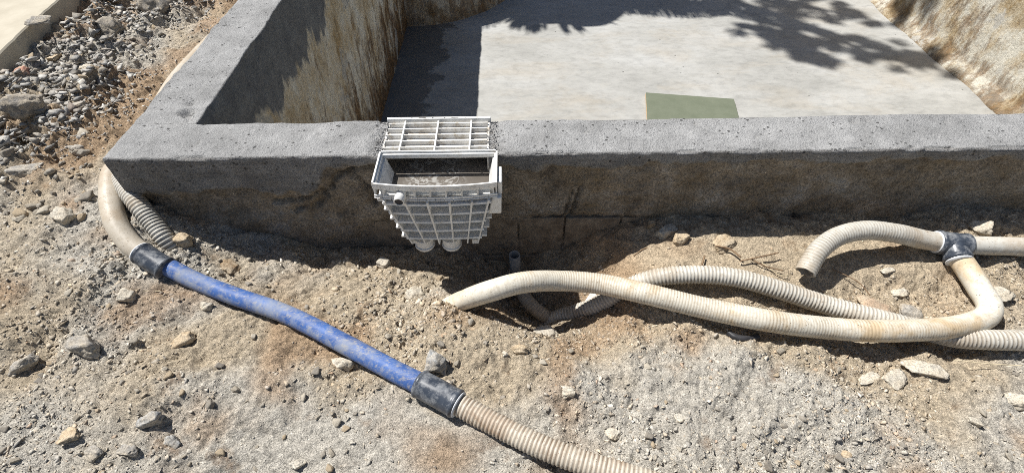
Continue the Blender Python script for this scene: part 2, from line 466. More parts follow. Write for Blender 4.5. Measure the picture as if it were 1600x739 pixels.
def g_full(x, y, base):
    r = rubble(x, y); s = smoothpatch(x, y)
    k = (1 - .75 * s)
    h = base + .016 * fbm(x, y, 0, 2.6, 3, .5, 1.0)
    h = h + (.017 * k + .032 * r) * fbm(x, y, 0, 9, 2, .5, 2.0)
    h = h + .030 * np.exp(-(((x + 1.05) / .22) ** 2 + ((y - .66) / .10) ** 2)) + .02 * np.exp(-(((x + 1.45) / .2) ** 2 + ((y - .85) / .1) ** 2))
    c = fbm(x, y, 0, 26, 3, .55, 4.0)
    h = h + (.0095 * k + .014 * r) * c
    c2 = fbm(x, y, 0, 85, 3, .6, 6.0)
    h = h + .006 * r * np.abs(fbm(x, y, 0, 40, 2, .5, 33.)) 
    h = h + (.0048 * k + .004 * r) * np.sign(c2) * np.abs(c2) ** .8
    return h

def axis(parts):
    out = []
    for a, b, st in parts:
        n = max(2, int(round((b - a) / st))); out += list(np.linspace(a, b, n, endpoint=False))
    out.append(parts[-1][1]); return np.array(out)

XS = axis([(-60, -12, 8), (-12, -4.6, .6), (-4.6, -2.5, .025), (-2.5, -1.35, .0065), (-1.35, 1.6, .0052), (1.6, 2.1, .01), (2.1, 4.6, .12), (4.6, 12, .8), (12, 60, 8)])
YS = axis([(-60, -8, 8), (-8, 0, .5), (0, .38, .03), (.38, 1.36, .0052), (1.36, 2.6, .0085), (2.6, 4.2, .016), (4.2, 9.6, .15), (9.6, 14, .8), (14, 70, 8)])
GX, GY = np.meshgrid(XS, YS)
GZ = g_full(GX, GY, g_smooth(GX, GY))
far = sstep(2.5, 6, np.maximum(np.abs(GX) - 1.0, np.abs(GY - 2) - .5))
GZ = GZ * (1 - far) + (-.25 + .03 * fbm(GX, GY, 0, .4, 3)) * far

def gz(x, y):
    x = np.atleast_1d(np.asarray(x, float)); y = np.atleast_1d(np.asarray(y, float))
    i = np.clip(np.searchsorted(XS, x) - 1, 0, len(XS) - 2); j = np.clip(np.searchsorted(YS, y) - 1, 0, len(YS) - 2)
    fx = np.clip((x - XS[i]) / (XS[i + 1] - XS[i]), 0, 1); fy = np.clip((y - YS[j]) / (YS[j + 1] - YS[j]), 0, 1)
    return (GZ[j, i] * (1 - fx) + GZ[j, i + 1] * fx) * (1 - fy) + (GZ[j + 1, i] * (1 - fx) + GZ[j + 1, i + 1] * fx) * fy

def spot(px, py, dz=0.0):
    """the place on the ground (dz above it) that is seen in that direction"""
    d = view_dir(px, py); z = -.3 + dz
    for _ in range(14):
        p = CAM + d * ((z - 1) / d[2]); z = .5 * z + .5 * (float(g_smooth(p[0:1], p[1:2])[0]) + dz)
    return CAM + d * ((z - 1) / d[2])

def flat(px, py, z):
    d = view_dir(px, py); return CAM + d * ((z - 1) / d[2])

def soil_tint(x, y):
    n1 = fbm(x, y, 0, 1.7, 4, .55, 12.0); n2 = fbm(x, y, 0, 6, 3, .55, 14.0)
    beige = np.array([.50, .42, .31]); grey = np.array([.53, .495, .43]); brown = np.array([.40, .275, .17]); tan = np.array([.54, .445, .32])
    r = rubble(x, y)
    g = sstep(-.1, .35, n1 * .5 + n2 * .2 + .55 * sstep(.85, .5, y) - .15 + .25 * r)
    b = sstep(.05, .45, n2 * .4 - n1 * .35 + .42 * sstep(-.75, -1.15, x) * sstep(.7, 1.0, y) * (1 - sstep(-1.55, -1.95, x)) + .35 * sstep(2.0, 2.6, y))
    t = sstep(.0, .3, sstep(.0, .5, x) * sstep(.8, .95, y) * .5 + n2 * .15 - .1)
    c = beige + (grey - beige) * g[..., None]
    c = c + (tan - c) * (t * .8)[..., None]
    c = c + (brown - c) * (b * .75)[..., None]
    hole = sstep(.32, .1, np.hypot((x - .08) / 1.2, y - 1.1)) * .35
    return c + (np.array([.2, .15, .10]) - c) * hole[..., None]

def build_ground():
    ny, nx = GX.shape
    V = np.stack([GX, GY, GZ], -1).reshape(-1, 3)
    I = np.arange(ny * nx).reshape(ny, nx)
    F = np.stack([I[:-1, :-1], I[:-1, 1:], I[1:, 1:], I[1:, :-1]], -1)
    cx = (GX[:-1, :-1] + GX[1:, 1:]) / 2; cy = (GY[:-1, :-1] + GY[1:, 1:]) / 2
    keep = ~((cx > -1.2) & (cx < 4.3) & (cy > 1.345) & (cy < 8.9))
    F = F[keep].reshape(-1, 4)
    used = np.unique(F); remap = np.full(len(V), -1); remap[used] = np.arange(len(used))
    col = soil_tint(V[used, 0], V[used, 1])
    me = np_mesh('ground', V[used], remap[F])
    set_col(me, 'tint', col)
    o = link('ground', me, M['ground'], None, True)
    tag(o, kind='structure')
build_ground()

# ------------------------------------------------------------------ paving slab, top left
def build_paving():
    # edge runs away from the viewer, a few centimetres above the rubble
    e = [np.array(p) for p in ((-2.205, 1.5), (-2.294, 2.228), (-2.342, 2.512), (-2.366, 2.798), (-2.50, 4.2), (-2.9, 9.0))]
    top, bot = -.12, -.30
    n = 220; pts = []
    L = [0]
    for a, b in zip(e, e[1:]): L.append(L[-1] + np.linalg.norm(b - a))
    for t in np.linspace(0, L[-1], n):
        x = np.interp(t, L, [p[0] for p in e]); y = np.interp(t, L, [p[1] for p in e])
        pts.append((x + .003 * float(fbm(np.array([t]), np.array([0.]), 0, 30, 3)[0]), y))
    V = []; F = []
    for x, y in pts:
        V += [(x - .006, y, bot), (x, y, top - .006), (x - .006, y, top), (x - 6, y, top)]
    for i in range(n - 1):
        a = 4 * i; b = a + 4
        F += [(a, b, b + 1, a + 1), (a + 1, b + 1, b + 2, a + 2), (a + 2, b + 2, b + 3, a + 3)]
    F.append((0, 1, 2, 3))
    me = bpy.data.meshes.new('paving'); me.from_pydata(V, [], F); me.update()
    bm = bmesh.new(); bm.from_mesh(me); bmesh.ops.recalc_face_normals(bm, faces=bm.faces); bm.to_mesh(me); bm.free()
    o = link('pavement', me, M['slab']); tag(o, kind='structure')
build_paving()

# ------------------------------------------------------------------ the pool
pool = empty('swimming_pool', (1.5, 1.38, -.3))
tag(pool, 'unfinished concrete swimming pool shell with bare grey rim and stained inside', 'pool')
X0, X1, Y0, Y1 = -1.263, -1.05, 1.289, 1.475
FLOOR = -1.448
RX0, FY0 = 4.13, 8.6        # inner faces of the right and far walls

def sweep_wall(name, ts, prof, place, disp, mats, cut=None, ends=lambda I: ()):
    """prof: list of (offset across, z, normal across, normal z, face kind); place(t, across) -> x, y; kinds pick the material"""
    n = len(prof); k = len(ts)
    a = np.array([p[0] for p in prof]); z = np.array([p[1] for p in prof]); na = np.array([p[2] for p in prof]); nz = np.array([p[3] for p in prof])
    T, A = np.meshgrid(ts, a, indexing='ij'); Z = np.broadcast_to(z, T.shape).copy()
    X, Y = place(T, A)
    d, lay = disp(T, A, Z, np.broadcast_to(na, T.shape), np.broadcast_to(nz, T.shape))
    A2 = A + d * na; Z2 = Z + d * nz
    X, Y = place(T, A2)
    V = np.stack([X, Y, Z2], -1).reshape(-1, 3)
    I = np.arange(k * n).reshape(k, n)
    F = np.stack([I[:-1, :-1], I[1:, :-1], I[1:, 1:], I[:-1, 1:]], -1).reshape(-1, 4)
    kind = np.broadcast_to(np.array([p[4] for p in prof[1:]]), (k - 1, n - 1)).reshape(-1)
    if cut is not None:
        c = V[F].mean(1); kp = ~cut(c); F = F[kp]; kind = kind[kp]
    me = np_mesh(name, V, F)
    a_ = me.attributes.new('layer', 'FLOAT_COLOR', 'POINT')
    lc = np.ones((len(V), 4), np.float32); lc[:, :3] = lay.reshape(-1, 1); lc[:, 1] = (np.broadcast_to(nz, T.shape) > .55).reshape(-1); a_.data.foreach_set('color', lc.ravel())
    for m in mats: me.materials.append(m)
    me.polygons.foreach_set('material_index', kind.astype(np.int32))
    bm = bmesh.new(); bm.from_mesh(me); cap_faces = []; nf = len(bm.faces)
    # close the open end
    for row in ends(I):
        bm.verts.ensure_lookup_table()
        try: cap_faces.append(bm.faces.new([bm.verts[i] for i in row]).index)
        except Exception: pass
    bmesh.ops.recalc_face_normals(bm, faces=bm.faces); bm.to_mesh(me); bm.free()
    o = link(name, me, None, pool, True)
    for i in range(nf, len(me.polygons)): me.polygons[i].use_smooth = False
    return o

def profile(a0, a1, zo, zi, so, st, si, r=.007):
    """outer face (bottom zo) up, over the top, down the inner face to zi; across runs a0 (outer) to a1 (inner)"""
    P = []
    for z in np.arange(zo, -r, so): P.append((a0, z, -1, 0, 0))
    for q in (0, 30, 60, 90):
        t = math.radians(q); P.append((a0 + r - r * math.cos(t), -r + r * math.sin(t), -math.cos(t), math.sin(t), 0))
    for a in np.arange(a0 + r + st, a1 - r, st): P.append((a, 0, 0, 1, 0))
    for q in (90, 60, 30, 0):
        t = math.radians(q); P.append((a1 - r + r * math.cos(t), -r + r * math.sin(t), math.cos(t), math.sin(t), 0 if q > 0 else 1))
    for z in np.arange(-r - si, zi, -si): P.append((a1, z, 1, 0, 1))
    P.append((a1, zi, 1, 0, 1))
    return P

PITS = [(-1.105, 1.535, .026, .022), (-1.12, 1.60, .018, .014), (-1.085, 1.50, .014, .012), (-1.19, 1.36, .008, .006), (-.62, 1.40, .010, .007),
        (-.70, 1.36, .007, .006), (1.15, 1.44, .018, .010), (1.20, 1.445, .014, .008), (.62, 1.44, .010, .007), (-.45, 1.42, .014, .008), (-.42, 1.36, .012, .008),
        (-.86, 1.42, .006, .005), (.25, 1.40, .006, .006), (.8, 1.36, .007, .006), (-1.16, 1.9, .01, .008), (-1.2, 2.2, .008, .006), (-1.0, 1.37, .008, .006), (1.45, 1.43, .010, .007)]

def top_relief(x, y):
    d = .0022 * fbm(x, y, 0, 6, 3) + .0016 * fbm(x, y, 0, 45, 3, .6)
    for px, py, r, h in PITS:
        q = np.hypot(x - px, y - py) / r + .35 * fbm(x, y, 0, 60, 2, .5, px)
        d = d - h * sstep(1.0, .45, q)
    # crumbled concrete along the skimmer throat
    e = np.minimum(np.abs(x + .415), np.abs(x + .052))
    d = d - .012 * sstep(.035, .0, e + .018 * fbm(x, y, 0, 70, 3, .6)) * ((y > 1.27) & (y < 1.5))
    # broken ledge of the rear edge right of the skimmer
    led = sstep(1.475 - .03 - .018 * fbm(x, 0 * x, 0, 5, 3), 1.475, y) * sstep(.2, .35, x) * sstep(1.0, .8, x) * (y < 1.49)
    return d - .006 * led

def front_disp(T, A, Z, na, nz):
    x, y = T, A
    d = top_relief(x, y) * nz
    cap_edge = -.042 + .008 * fbm(x, 0 * x, 0, 2.5, 4) - .105 * sstep(-.56, -.64, x + .05 * fbm(x, Z, 0, 9, 4)) - .02 * sstep(.6, -.1, x) * sstep(-.1, .1, x)
    cap_edge = cap_edge + .016 * fbm(x, Z, 0, 22, 4, .6)
    cap = sstep(-.014, .010, Z - cap_edge)
    outer = (na < -.3)
    rough = .0105 * fbm(x, Z, 0, 8, 4, .6) + .0042 * fbm(x, Z, 0, 60, 3, .6)
    smooth = .0016 * fbm(x * .25, Z, 0, 40, 3) + .0018 * fbm(x, Z, 0, 9, 3)
    f = cap * (.006 + smooth) + (1 - cap) * (-.010 + rough)
    # ragged hollow under the smooth patch on the left and torn render round the skimmer
    f = f - .016 * (1 - cap) * sstep(.1, .4, fbm(x, Z, 0, 5, 3, .5, 5.0)) * sstep(-.2, -.5, x)
    # ragged cracks left of the skimmer
    for pl in ([(-.44, -.055), (-.50, -.06), (-.545, -.075), (-.575, -.10), (-.60, -.14), (-.64, -.165), (-.72, -.19), (-.80, -.195)], [(-.53, -.07), (-.50, -.095), (-.47, -.14), (-.46, -.20)], [(-.62, -.17), (-.66, -.215), (-.74, -.24)]):
        dd = 9.0
        for (ax_, az_), (bx_, bz_) in zip(pl, pl[1:]):
            wx, wz = bx_ - ax_, bz_ - az_; t = np.clip(((x - ax_) * wx + (Z - az_) * wz) / (wx * wx + wz * wz), 0, 1)
            dd = np.minimum(dd, np.hypot(x - ax_ - wx * t, Z - az_ - wz * t))
        f = f - .020 * sstep(.011, .003, dd + .009 * fbm(x, Z, 0, 45, 3, .6))
    # slot left by a tie rod
    lx = .232 + (Z + .15) * (.032 / .151)
    for off, w, dep in ((-.011, .006, .016), (.011, .007, .020)):
        f = f - dep * sstep(w, w * .4, np.abs(x - lx - off) + .004 * fbm(x, Z, 0, 70, 2)) * sstep(-.31, -.29, Z) * sstep(-.14, -.155, Z)
    # render missing low down, blocks showing
    miss = sstep(-.292, -.302, Z + .010 * fbm(x, Z * 0, 0, 9, 4)) * sstep(-.55, -.45, x + .05 * fbm(x, Z, 0, 9, 2)) * sstep(.62, .5, x)
    f = f - .012 * miss
    chip = .0035 * fbm(x, 0 * x, 0, 28, 3, .6) - .012 * sstep(.45, .8, fbm(x, 0 * x, 0, 11, 3, .6, 9.)) 
    f = f + chip * sstep(.2, .6, nz)
    d = np.where(outer, f * -na + d, d)
    d = d + np.where((na < -.05) & (nz > .8), chip * .5, 0)
    inner = na > .3
    d = np.where(inner, d + .004 * fbm(x, Z, 0, 6, 4) * na, d)
    # no rounding or relief across the joint to the left wall
    d = np.where((x < X1 + .002) & (na > .05), 0, d)
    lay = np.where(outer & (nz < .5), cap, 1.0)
    return d, lay

def build_front_wall():
    ts = axis([(X0, 1.75, .0075), (1.75, 2.6, .03), (2.6, RX0 + .21, .15)])
    P = profile(Y0, Y1, -.78, FLOOR - .02, .0085, .0085, .05)
    def cut(c):
        return ((c[:, 0] > -.402) & (c[:, 0] < -.066) & (c[:, 2] > -.165)) | ((c[:, 0] < X1 - .004) & (c[:, 1] > Y1 - .0005))
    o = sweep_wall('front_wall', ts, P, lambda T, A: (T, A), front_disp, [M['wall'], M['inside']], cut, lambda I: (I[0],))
    # flatten the inner rounding where the left wall butts on
    me = o.data; n = len(me.vertices); co = np.empty(n * 3, np.float32); me.vertices.foreach_get('co', co); co = co.reshape(-1, 3)
    s = (co[:, 0] < X1 + .003) & (co[:, 1] > Y1 - .009) & (co[:, 2] > -.02)
    s &= co[:, 0] < X1 - .002
    co[s, 2] = top_relief(co[s, 0].astype(float), np.full(s.sum(), Y1)); e_ = s & (co[:, 1] > Y1 - .0015); co[e_, 1] = Y1 + .002; co[e_, 2] -= .0004
    me.vertices.foreach_set('co', co.ravel()); me.update()
    return o
front_wall = build_front_wall()

def left_disp(T, A, Z, na, nz):
    x, y = A, T
    ease = sstep(Y1, Y1 + .03, y)
    d = top_relief(x, y) * nz * np.where(nz > .9, 1, ease)
    side = np.abs(na) > .3
    d = np.where(side, d + ease * np.abs(na) * (.006 * fbm(y, Z * .5, 0, 5, 4) + .003 * fbm(y, Z, 0, 30, 3)), d)
    return d, np.ones_like(T)
ts = axis([(Y1, 2.7, .0085), (2.7, 5.6, .03), (5.6, FY0 + .2, .2)])
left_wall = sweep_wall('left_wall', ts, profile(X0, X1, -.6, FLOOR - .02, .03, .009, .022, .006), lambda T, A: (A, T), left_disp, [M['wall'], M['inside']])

def right_disp(T, A, Z, na, nz):
    inner = na > .3
    d = np.where(inner, .02 * fbm(T, Z, 0, 2.2, 4) + .006 * fbm(T, Z, 0, 14, 3), .003 * fbm(T, A, Z, 8, 3))
    cove = sstep(FLOOR + .16, FLOOR, Z) ** 2 * .09
    return np.where(inner, d + cove, d), np.ones_like(T)
ts = axis([(Y1 + .002, 7.2, .03), (7.2, FY0 + .2, .1)])
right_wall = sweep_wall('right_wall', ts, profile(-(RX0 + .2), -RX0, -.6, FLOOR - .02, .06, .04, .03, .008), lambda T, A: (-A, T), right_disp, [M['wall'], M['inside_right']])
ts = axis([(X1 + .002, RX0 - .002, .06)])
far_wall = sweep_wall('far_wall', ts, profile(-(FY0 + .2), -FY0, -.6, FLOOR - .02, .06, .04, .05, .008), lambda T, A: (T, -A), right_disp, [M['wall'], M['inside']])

def build_pool_floor():
    xs = np.linspace(X1 - .02, RX0 + .05, 120); ys = np.linspace(Y1 - .02, FY0 + .05, 150)
    gx, gy = np.meshgrid(xs, ys); z = FLOOR + .004 * fbm(gx, gy, 0, 1.2, 3)
    I = np.arange(gx.size).reshape(gx.shape)
    F = np.stack([I[:-1, :-1], I[:-1, 1:], I[1:, 1:], I[1:, :-1]], -1).reshape(-1, 4)
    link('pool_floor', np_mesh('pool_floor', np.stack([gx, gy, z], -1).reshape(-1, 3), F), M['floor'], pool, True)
build_pool_floor()

def build_step():
    cx, cy, R, h = X1 - .01, 6.47, 1.12, .62
    n = 60; V = []; F = []
    prof = [(R + .05, FLOOR - .02), (R + .012, FLOOR + .03), (R, FLOOR + .09), (R - .006, FLOOR + h - .03), (R - .03, FLOOR + h), (.0, FLOOR + h)]
    ang = np.linspace(-math.pi / 2, math.pi / 2, n)
    for a in ang:
        for r, z in prof:
            w = .006 * math.sin(a * 9) + .004 * math.sin(a * 23)
            V.append((cx + (r + (w if r > .1 else 0)) * math.cos(a), cy + (r + (w if r > .1 else 0)) * math.sin(a), z))
    k = len(prof)
    for i in range(n - 1):
        for j in range(k - 1):
            F.append((i * k + j, (i + 1) * k + j, (i + 1) * k + j + 1, i * k + j + 1))
    me = bpy.data.meshes.new('corner_step'); me.from_pydata(V, [], F)
    bm = bmesh.new(); bm.from_mesh(me); bmesh.ops.remove_doubles(bm, verts=bm.verts, dist=1e-5); bmesh.ops.recalc_face_normals(bm, faces=bm.faces); bm.to_mesh(me); bm.free()
    link('curved_step', me, M['inside_right'], pool, True)
build_step()

# exposed blocks low in the front wall, each its own piece
def build_blocks():
    yb = Y0 + .016
    rows = [(-.495, -.305, [-.62, -.36, .03, .198, .40, .62]), (-.70, -.505, [-.66, -.27, .12, .30, .66])]
    for zb, zt, xj in rows:
        for a, b in zip(xj, xj[1:]):
            mb = MB(); g = .003
            mb.box(a + g, b - g, yb + random.uniform(-.003, .003), yb + .12, zb, zt)
            mb.build('concrete_block', M['block'], front_wall, bevel=.004)
build_blocks()

# ------------------------------------------------------------------ green board lying on the pool floor
def build_board():
    a = np.array([1.188, 3.938]); b = np.array([1.915, 3.821]); d = b - a; L = np.linalg.norm(d); d /= L
    nrm = np.array([d[1], -d[0]])
    if nrm[1] > 0: nrm = -nrm
    z0 = FLOOR + .006; t = .022; W_ = 1.1
    P = [a + nrm * W_, b + nrm * W_, b, a]
    root = empty('board', (float(P[0][0] + P[2][0]) / 2, float(P[0][1] + P[2][1]) / 2, z0))
    tag(root, 'green-faced panel lying on the pale pool floor behind the front wall', 'board')
    mb = MB(); q = .004
    mb.hexa([(p[0], p[1], z0) for p in P], [(p[0], p[1], z0 + t) for p in P]); mb.build('core', M['board_edge'], root)
    c = sum(P) / 4
    P2 = [p + (c - p) * .002 for p in P]
    mb = MB(); mb.hexa([(p[0], p[1], z0 + t) for p in P2], [(p[0], p[1], z0 + t + .004) for p in P2]); mb.build('green_face', M['board'], root)
build_board()

# ------------------------------------------------------------------ hoses
def spline(P, step):
    P = np.array(P, float); Q = np.vstack([2 * P[0] - P[1], P, 2 * P[-1] - P[-2]]); out = []
    for i in range(1, len(Q) - 2):
        p0, p1, p2, p3 = Q[i - 1], Q[i], Q[i + 1], Q[i + 2]
        for t in np.linspace(0, 1, 40, endpoint=False):
            out.append(.5 * ((2 * p1) + (p2 - p0) * t + (2 * p0 - 5 * p1 + 4 * p2 - p3) * t * t + (-p0 + 3 * p1 - 3 * p2 + p3) * t ** 3))
    out.append(Q[-2]); out = np.array(out)
    s = np.r_[0, np.cumsum(np.linalg.norm(np.diff(out, axis=0), axis=1))]
    n = max(2, int(s[-1] / step)); u = np.linspace(0, s[-1], n + 1)
    return np.stack([np.interp(u, s, out[:, k]) for k in range(3)], 1), u

def frames(P):
    T = np.gradient(P, axis=0); T /= np.linalg.norm(T, axis=1)[:, None]
    N = np.zeros_like(T); n = np.cross(T[0], [0, 0, 1.]); n /= np.linalg.norm(n)
    for i in range(len(T)):
        n = n - T[i] * np.dot(n, T[i]); n /= np.linalg.norm(n); N[i] = n
    return T, N, np.cross(T, N)

def hose(name, P, r, mat, parent=None, rib=0.0, pitch=.0095, n=22, open_end=False, step=.003, smooth_until=None, rib_range=None):
    Q, u = spline(P, step)
    T, N, B = frames(Q)
    ph = (u / pitch) % 1.0
    prof = np.clip(.5 - .5 * np.cos(2 * np.pi * ph), 0, 1) ** .7
    amp = np.full(len(u), rib)
    if rib_range: amp = rib * np.clip(np.interp(u / u[-1], [a for a, _ in rib_range], [b for _, b in rib_range]), 0, 1)
    wob = 1 + .022 * fbm(u, 0 * u, 0, 5, 3)
    R = r * wob - amp * (1 - prof)
    gro = (amp / max(rib, 1e-6)) * (1 - prof) if rib else 0 * u
    th = np.linspace(0, 2 * np.pi, n, endpoint=False)
    V = Q[:, None] + R[:, None, None] * (np.cos(th)[None, :, None] * N[:, None] + np.sin(th)[None, :, None] * B[:, None])
    G = np.repeat(gro, n)
    V = V.reshape(-1, 3); k = len(Q)
    I = np.arange(k * n).reshape(k, n); J = np.roll(I, -1, 1)
    F = np.stack([I[:-1], J[:-1], J[1:], I[1:]], -1).reshape(-1, 4)
    if open_end:   # ragged mouth with a wall thickness and a bore running back inside
        base = len(V); m = 12
        inner = Q[:m, None] + (r - .006) * (np.cos(th)[None, :, None] * N[:m, None] + np.sin(th)[None, :, None] * B[:m, None])
        inner[0] += (T[0] * -.0)
        jag = (rng.random(n) - .5) * .008
        V[:n] += T[0][None] * jag[:, None]; inner[0] += T[0][None] * jag[:, None]
        V = np.vstack([V, inner.reshape(-1, 3)]); G = np.r_[G, np.ones(m * n)]
        Ii = base + np.arange(m * n).reshape(m, n); Ji = np.roll(Ii, -1, 1)
        F = np.vstack([F, np.stack([Ii[:-1], Ii[1:], Ji[1:], Ji[:-1]], -1).reshape(-1, 4), np.stack([I[0], Ii[0], Ji[0], J[0]], -1)])
    me = np_mesh(name, V, F)
    set_col(me, 'groove', np.clip(G, 0, 1)[:, None])
    bm = bmesh.new(); bm.from_mesh(me); bm.verts.ensure_lookup_table()
    caps = [I[-1]] if open_end else [I[0][::-1], I[-1]]
    for c in caps: bm.faces.new([bm.verts[i] for i in c])
    bmesh.ops.recalc_face_normals(bm, faces=bm.faces); bm.to_mesh(me); bm.free()
    o = link(name, me, mat, parent, True)
    return o, Q

def sleeve(name, P, r, mat, parent, lip=.003):
    """a straight or bent socket with thickened ends"""
    Q, u = spline(P, .003); T, N, B = frames(Q); n = 26; L = u[-1]
    e = np.minimum(u, L - u)
    R = r + lip * np.clip(1 - np.abs(e - .008) / .006, 0, 1) - .0025 * np.clip(1 - e / .003, 0, 1)
    th = np.linspace(0, 2 * np.pi, n, endpoint=False)
    V = Q[:, None] + R[:, None, None] * (np.cos(th)[None, :, None] * N[:, None] + np.sin(th)[None, :, None] * B[:, None])
    k = len(Q); I = np.arange(k * n).reshape(k, n); J = np.roll(I, -1, 1)
    F = np.stack([I[:-1], J[:-1], J[1:], I[1:]], -1).reshape(-1, 4)
    me = np_mesh(name, V.reshape(-1, 3), F)
    bm = bmesh.new(); bm.from_mesh(me); bm.verts.ensure_lookup_table()
    bm.faces.new([bm.verts[i] for i in I[0][::-1]]); bm.faces.new([bm.verts[i] for i in I[-1]])
    bmesh.ops.recalc_face_normals(bm, faces=bm.faces); bm.to_mesh(me); bm.free()
    return link(name, me, mat, parent, True)

def ring(name, p, d, r, mat, parent, w=.004):
    d = Vector(d).normalized(); p = Vector(p); mb = MB()
    mb.cyl(p - d * w / 2, p + d * w / 2, r, n=26); return mb.build(name, mat, parent, True)

def path(spots): return [spot(*s) for s in spots]
R_ = .0315

# blue pipe run
tblue = empty('spliced_water_pipe', tuple(spot(450, 495, 0)))
tag(tblue, 'blue pipe joined by black couplers to white hoses across the front dirt', 'pipe')
b_pts = path([(246, 408, .032), (300, 436, .032), (365, 462, .034), (450, 492, .036), (540, 538, .036), (610, 576, .035), (664, 603, .034)])
hose('blue_pipe', b_pts, .029, M['blue'], tblue)
c1 = path([(219, 394, .034), (240, 408, .034), (262, 421, .034)])
sleeve('coupler', c1, .0365, M['fitting'], tblue)
c2 = path([(654, 598, .036), (686, 615, .036), (716, 632, .036)])
sleeve('coupler', c2, .0375, M['fitting'], tblue)
ring('glue_bead', c1[0], c1[1] - c1[0], .0345, M['glue'], tblue)
ring('glue_bead', c2[-1], c2[2] - c2[1], .0355, M['glue'], tblue)
w_pts = [(-1.34, 3.4, -.17), (-1.36, 2.8, -.16), (-1.395, 2.35, -.145), (-1.405, 2.05, -.14), (-1.395, 1.85, -.145), (-1.35, 1.6, -.155)]
w_pts = [np.array(p) for p in w_pts] + path([(181, 264, .055), (173, 300, .045), (180, 345, .036), (203, 380, .033), (232, 402, .033)])
hose('white_hose', w_pts, .0335, M['hose_dusty'], tblue)
r_pts = path([(703, 624, .033), (760, 655, .032), (830, 690, .030), (900, 718, .028), (985, 745, .026), (1090, 775, .028)]) + [np.array((.62, .33, -.31)), np.array((.95, .22, -.31)), np.array((1.5, -.1, -.31)), np.array((2.2, -.8, -.30))]
hose('ribbed_hose', r_pts, .0315, M['hose_old'], tblue, rib=.0034, pitch=.0108)

# ribbed hose diving into the soil beside the corner
q = [np.array(p) for p in [(-1.32, 2.6, -.17), (-1.325, 2.0, -.155), (-1.33, 1.6, -.145), (-1.325, 1.42, -.14)]]
q += path([(190, 282, .055), (212, 315, .045), (238, 348, .032), (262, 378, .012), (290, 408, -.05)])
hb, _ = hose('ribbed_hose', q, .031, M['hose_rib'], None, rib=.0040, pitch=.0112)
tag(hb, 'ribbed hose coming round the pool corner and diving into soil', 'hose')

# tee with three hoses
tt = empty('tee_hose', tuple(spot(1487, 400, 0)))
tag(tt, 'cream hoses glued to a dark tee on the right, one ending open', 'hose')
tee = spot(1487, 381, .045)
ax = spot(1515, 385, .045) - spot(1455, 378, .050); ax /= np.linalg.norm(ax)
br = spot(1503, 412, .042) - tee; br -= ax * np.dot(br, ax) * .5; br /= np.linalg.norm(br)
def tee_mesh():
    sleeve_pts = [tee - ax * .05, tee, tee + ax * .05]
    t = sleeve('tee_fitting', sleeve_pts, .0385, M['fitting'], tt)
    sleeve('tee_branch', [tee, tee + br * .03, tee + br * .062], .0385, M['fitting'], tt)
    ring('glue_bead', tee - ax * .051, ax, .0365, M['glue'], tt)
    ring('glue_bead', tee + br * .063, br, .0365, M['glue'], tt)
tee_mesh()
e_pts = [tee - ax * .03] + path([(1440, 374, .055), (1402, 365, .075), (1352, 360, .088), (1308, 370, .088), (1278, 393, .078), (1258, 426, .048)])
hose('short_hose', e_pts[::-1], .0325, M['hose_rib'], tt, rib=.0018, pitch=.0095, open_end=True, rib_range=[(0, 1), (.7, .8), (.85, 0), (1, 0)])
f_pts = [tee + ax * .03] + path([(1540, 384, .038), (1600, 386, .036), (1700, 392, .034), (1850, 405, .03)]) + [np.array((2.9, 1.05, -.27)), np.array((4.2, .9, -.24))]
hose('long_hose', f_pts, .0315, M['hose_rib'], tt)
big = [tee + br * .03] + path([(1516, 428, .036), (1533, 455, .034), (1546, 478, .036), (1540, 495, .040), (1510, 507, .048), (1460, 514, .060), (1380, 517, .066), (1300, 513, .066),
       (1200, 501, .064), (1100, 481, .062), (1010, 459, .085), (940, 444, .150), (880, 439, .220), (820, 441, .215), (768, 454, .115)]) 
big += path([(722, 470, .012), (690, 486, -.035)])
hose('looped_hose', big, .0335, M['hose_white'], tt, rib=.0011, pitch=.0088, rib_range=[(0, 0), (.12, 0), (.2, .6), (.4, 1), (.75, 1), (.88, .3), (1, 0)])

# ribbed hose crossing beneath
d_pts = path([(840, 512, -.045), (874, 496, .008), (930, 478, .03), (975, 452, .045), (1025, 434, .050), (1090, 429, .050), (1150, 434, .046), (1215, 452, .040), (1290, 476, .036), (1370, 497, .034),
              (1440, 515, .030), (1500, 528, .030), (1600, 532, .032), (1720, 535, .03), (1850, 540, .03)]) + [np.array((2.6, .72, -.28)), np.array((3.8, .5, -.24))]
hd, _ = hose('ribbed_hose', d_pts, .0305, M['hose_rib'], None, rib=.0040, pitch=.0110)
tag(hd, 'thick-ribbed grey-white hose passing under the long cream hose', 'hose')

# short pipe hidden in the hollow under the wall, its foot catching the sun
g_pts = path([(798, 428, -.03), (812, 450, .03), (824, 470, .040), (838, 484, .034), (852, 495, .012), (868, 506, -.05)])
hg, _ = hose('buried_pipe', g_pts, .026, M['hose_dusty'], None, rib=.0015, pitch=.008)
tag(hg, 'short ribbed pipe in the dark hollow below the cream hose', 'pipe')
mb = MB(); mb.cyl((.02, 1.262, -.60), (.015, 1.250, -.435), .021, n=20, inner=.004)
st = mb.build('pipe_stub', mat_plain('grey_stub_plastic', (.22, .22, .22), (.34, .34, .33), 30, .6, .1), None, True)
tag(st, 'grey upright pipe stub at the foot of the wall in shadow', 'pipe')

# offcut of black tube lying by the hoses
k_pts = path([(1138, 519, .012), (1150, 527, .012), (1168, 529, .012), (1184, 525, .012)])
ko, _ = hose('tube_offcut', k_pts, .011, M['black'], None, n=12)
tag(ko, 'short curved black tube offcut under the long cream hose', 'tube')

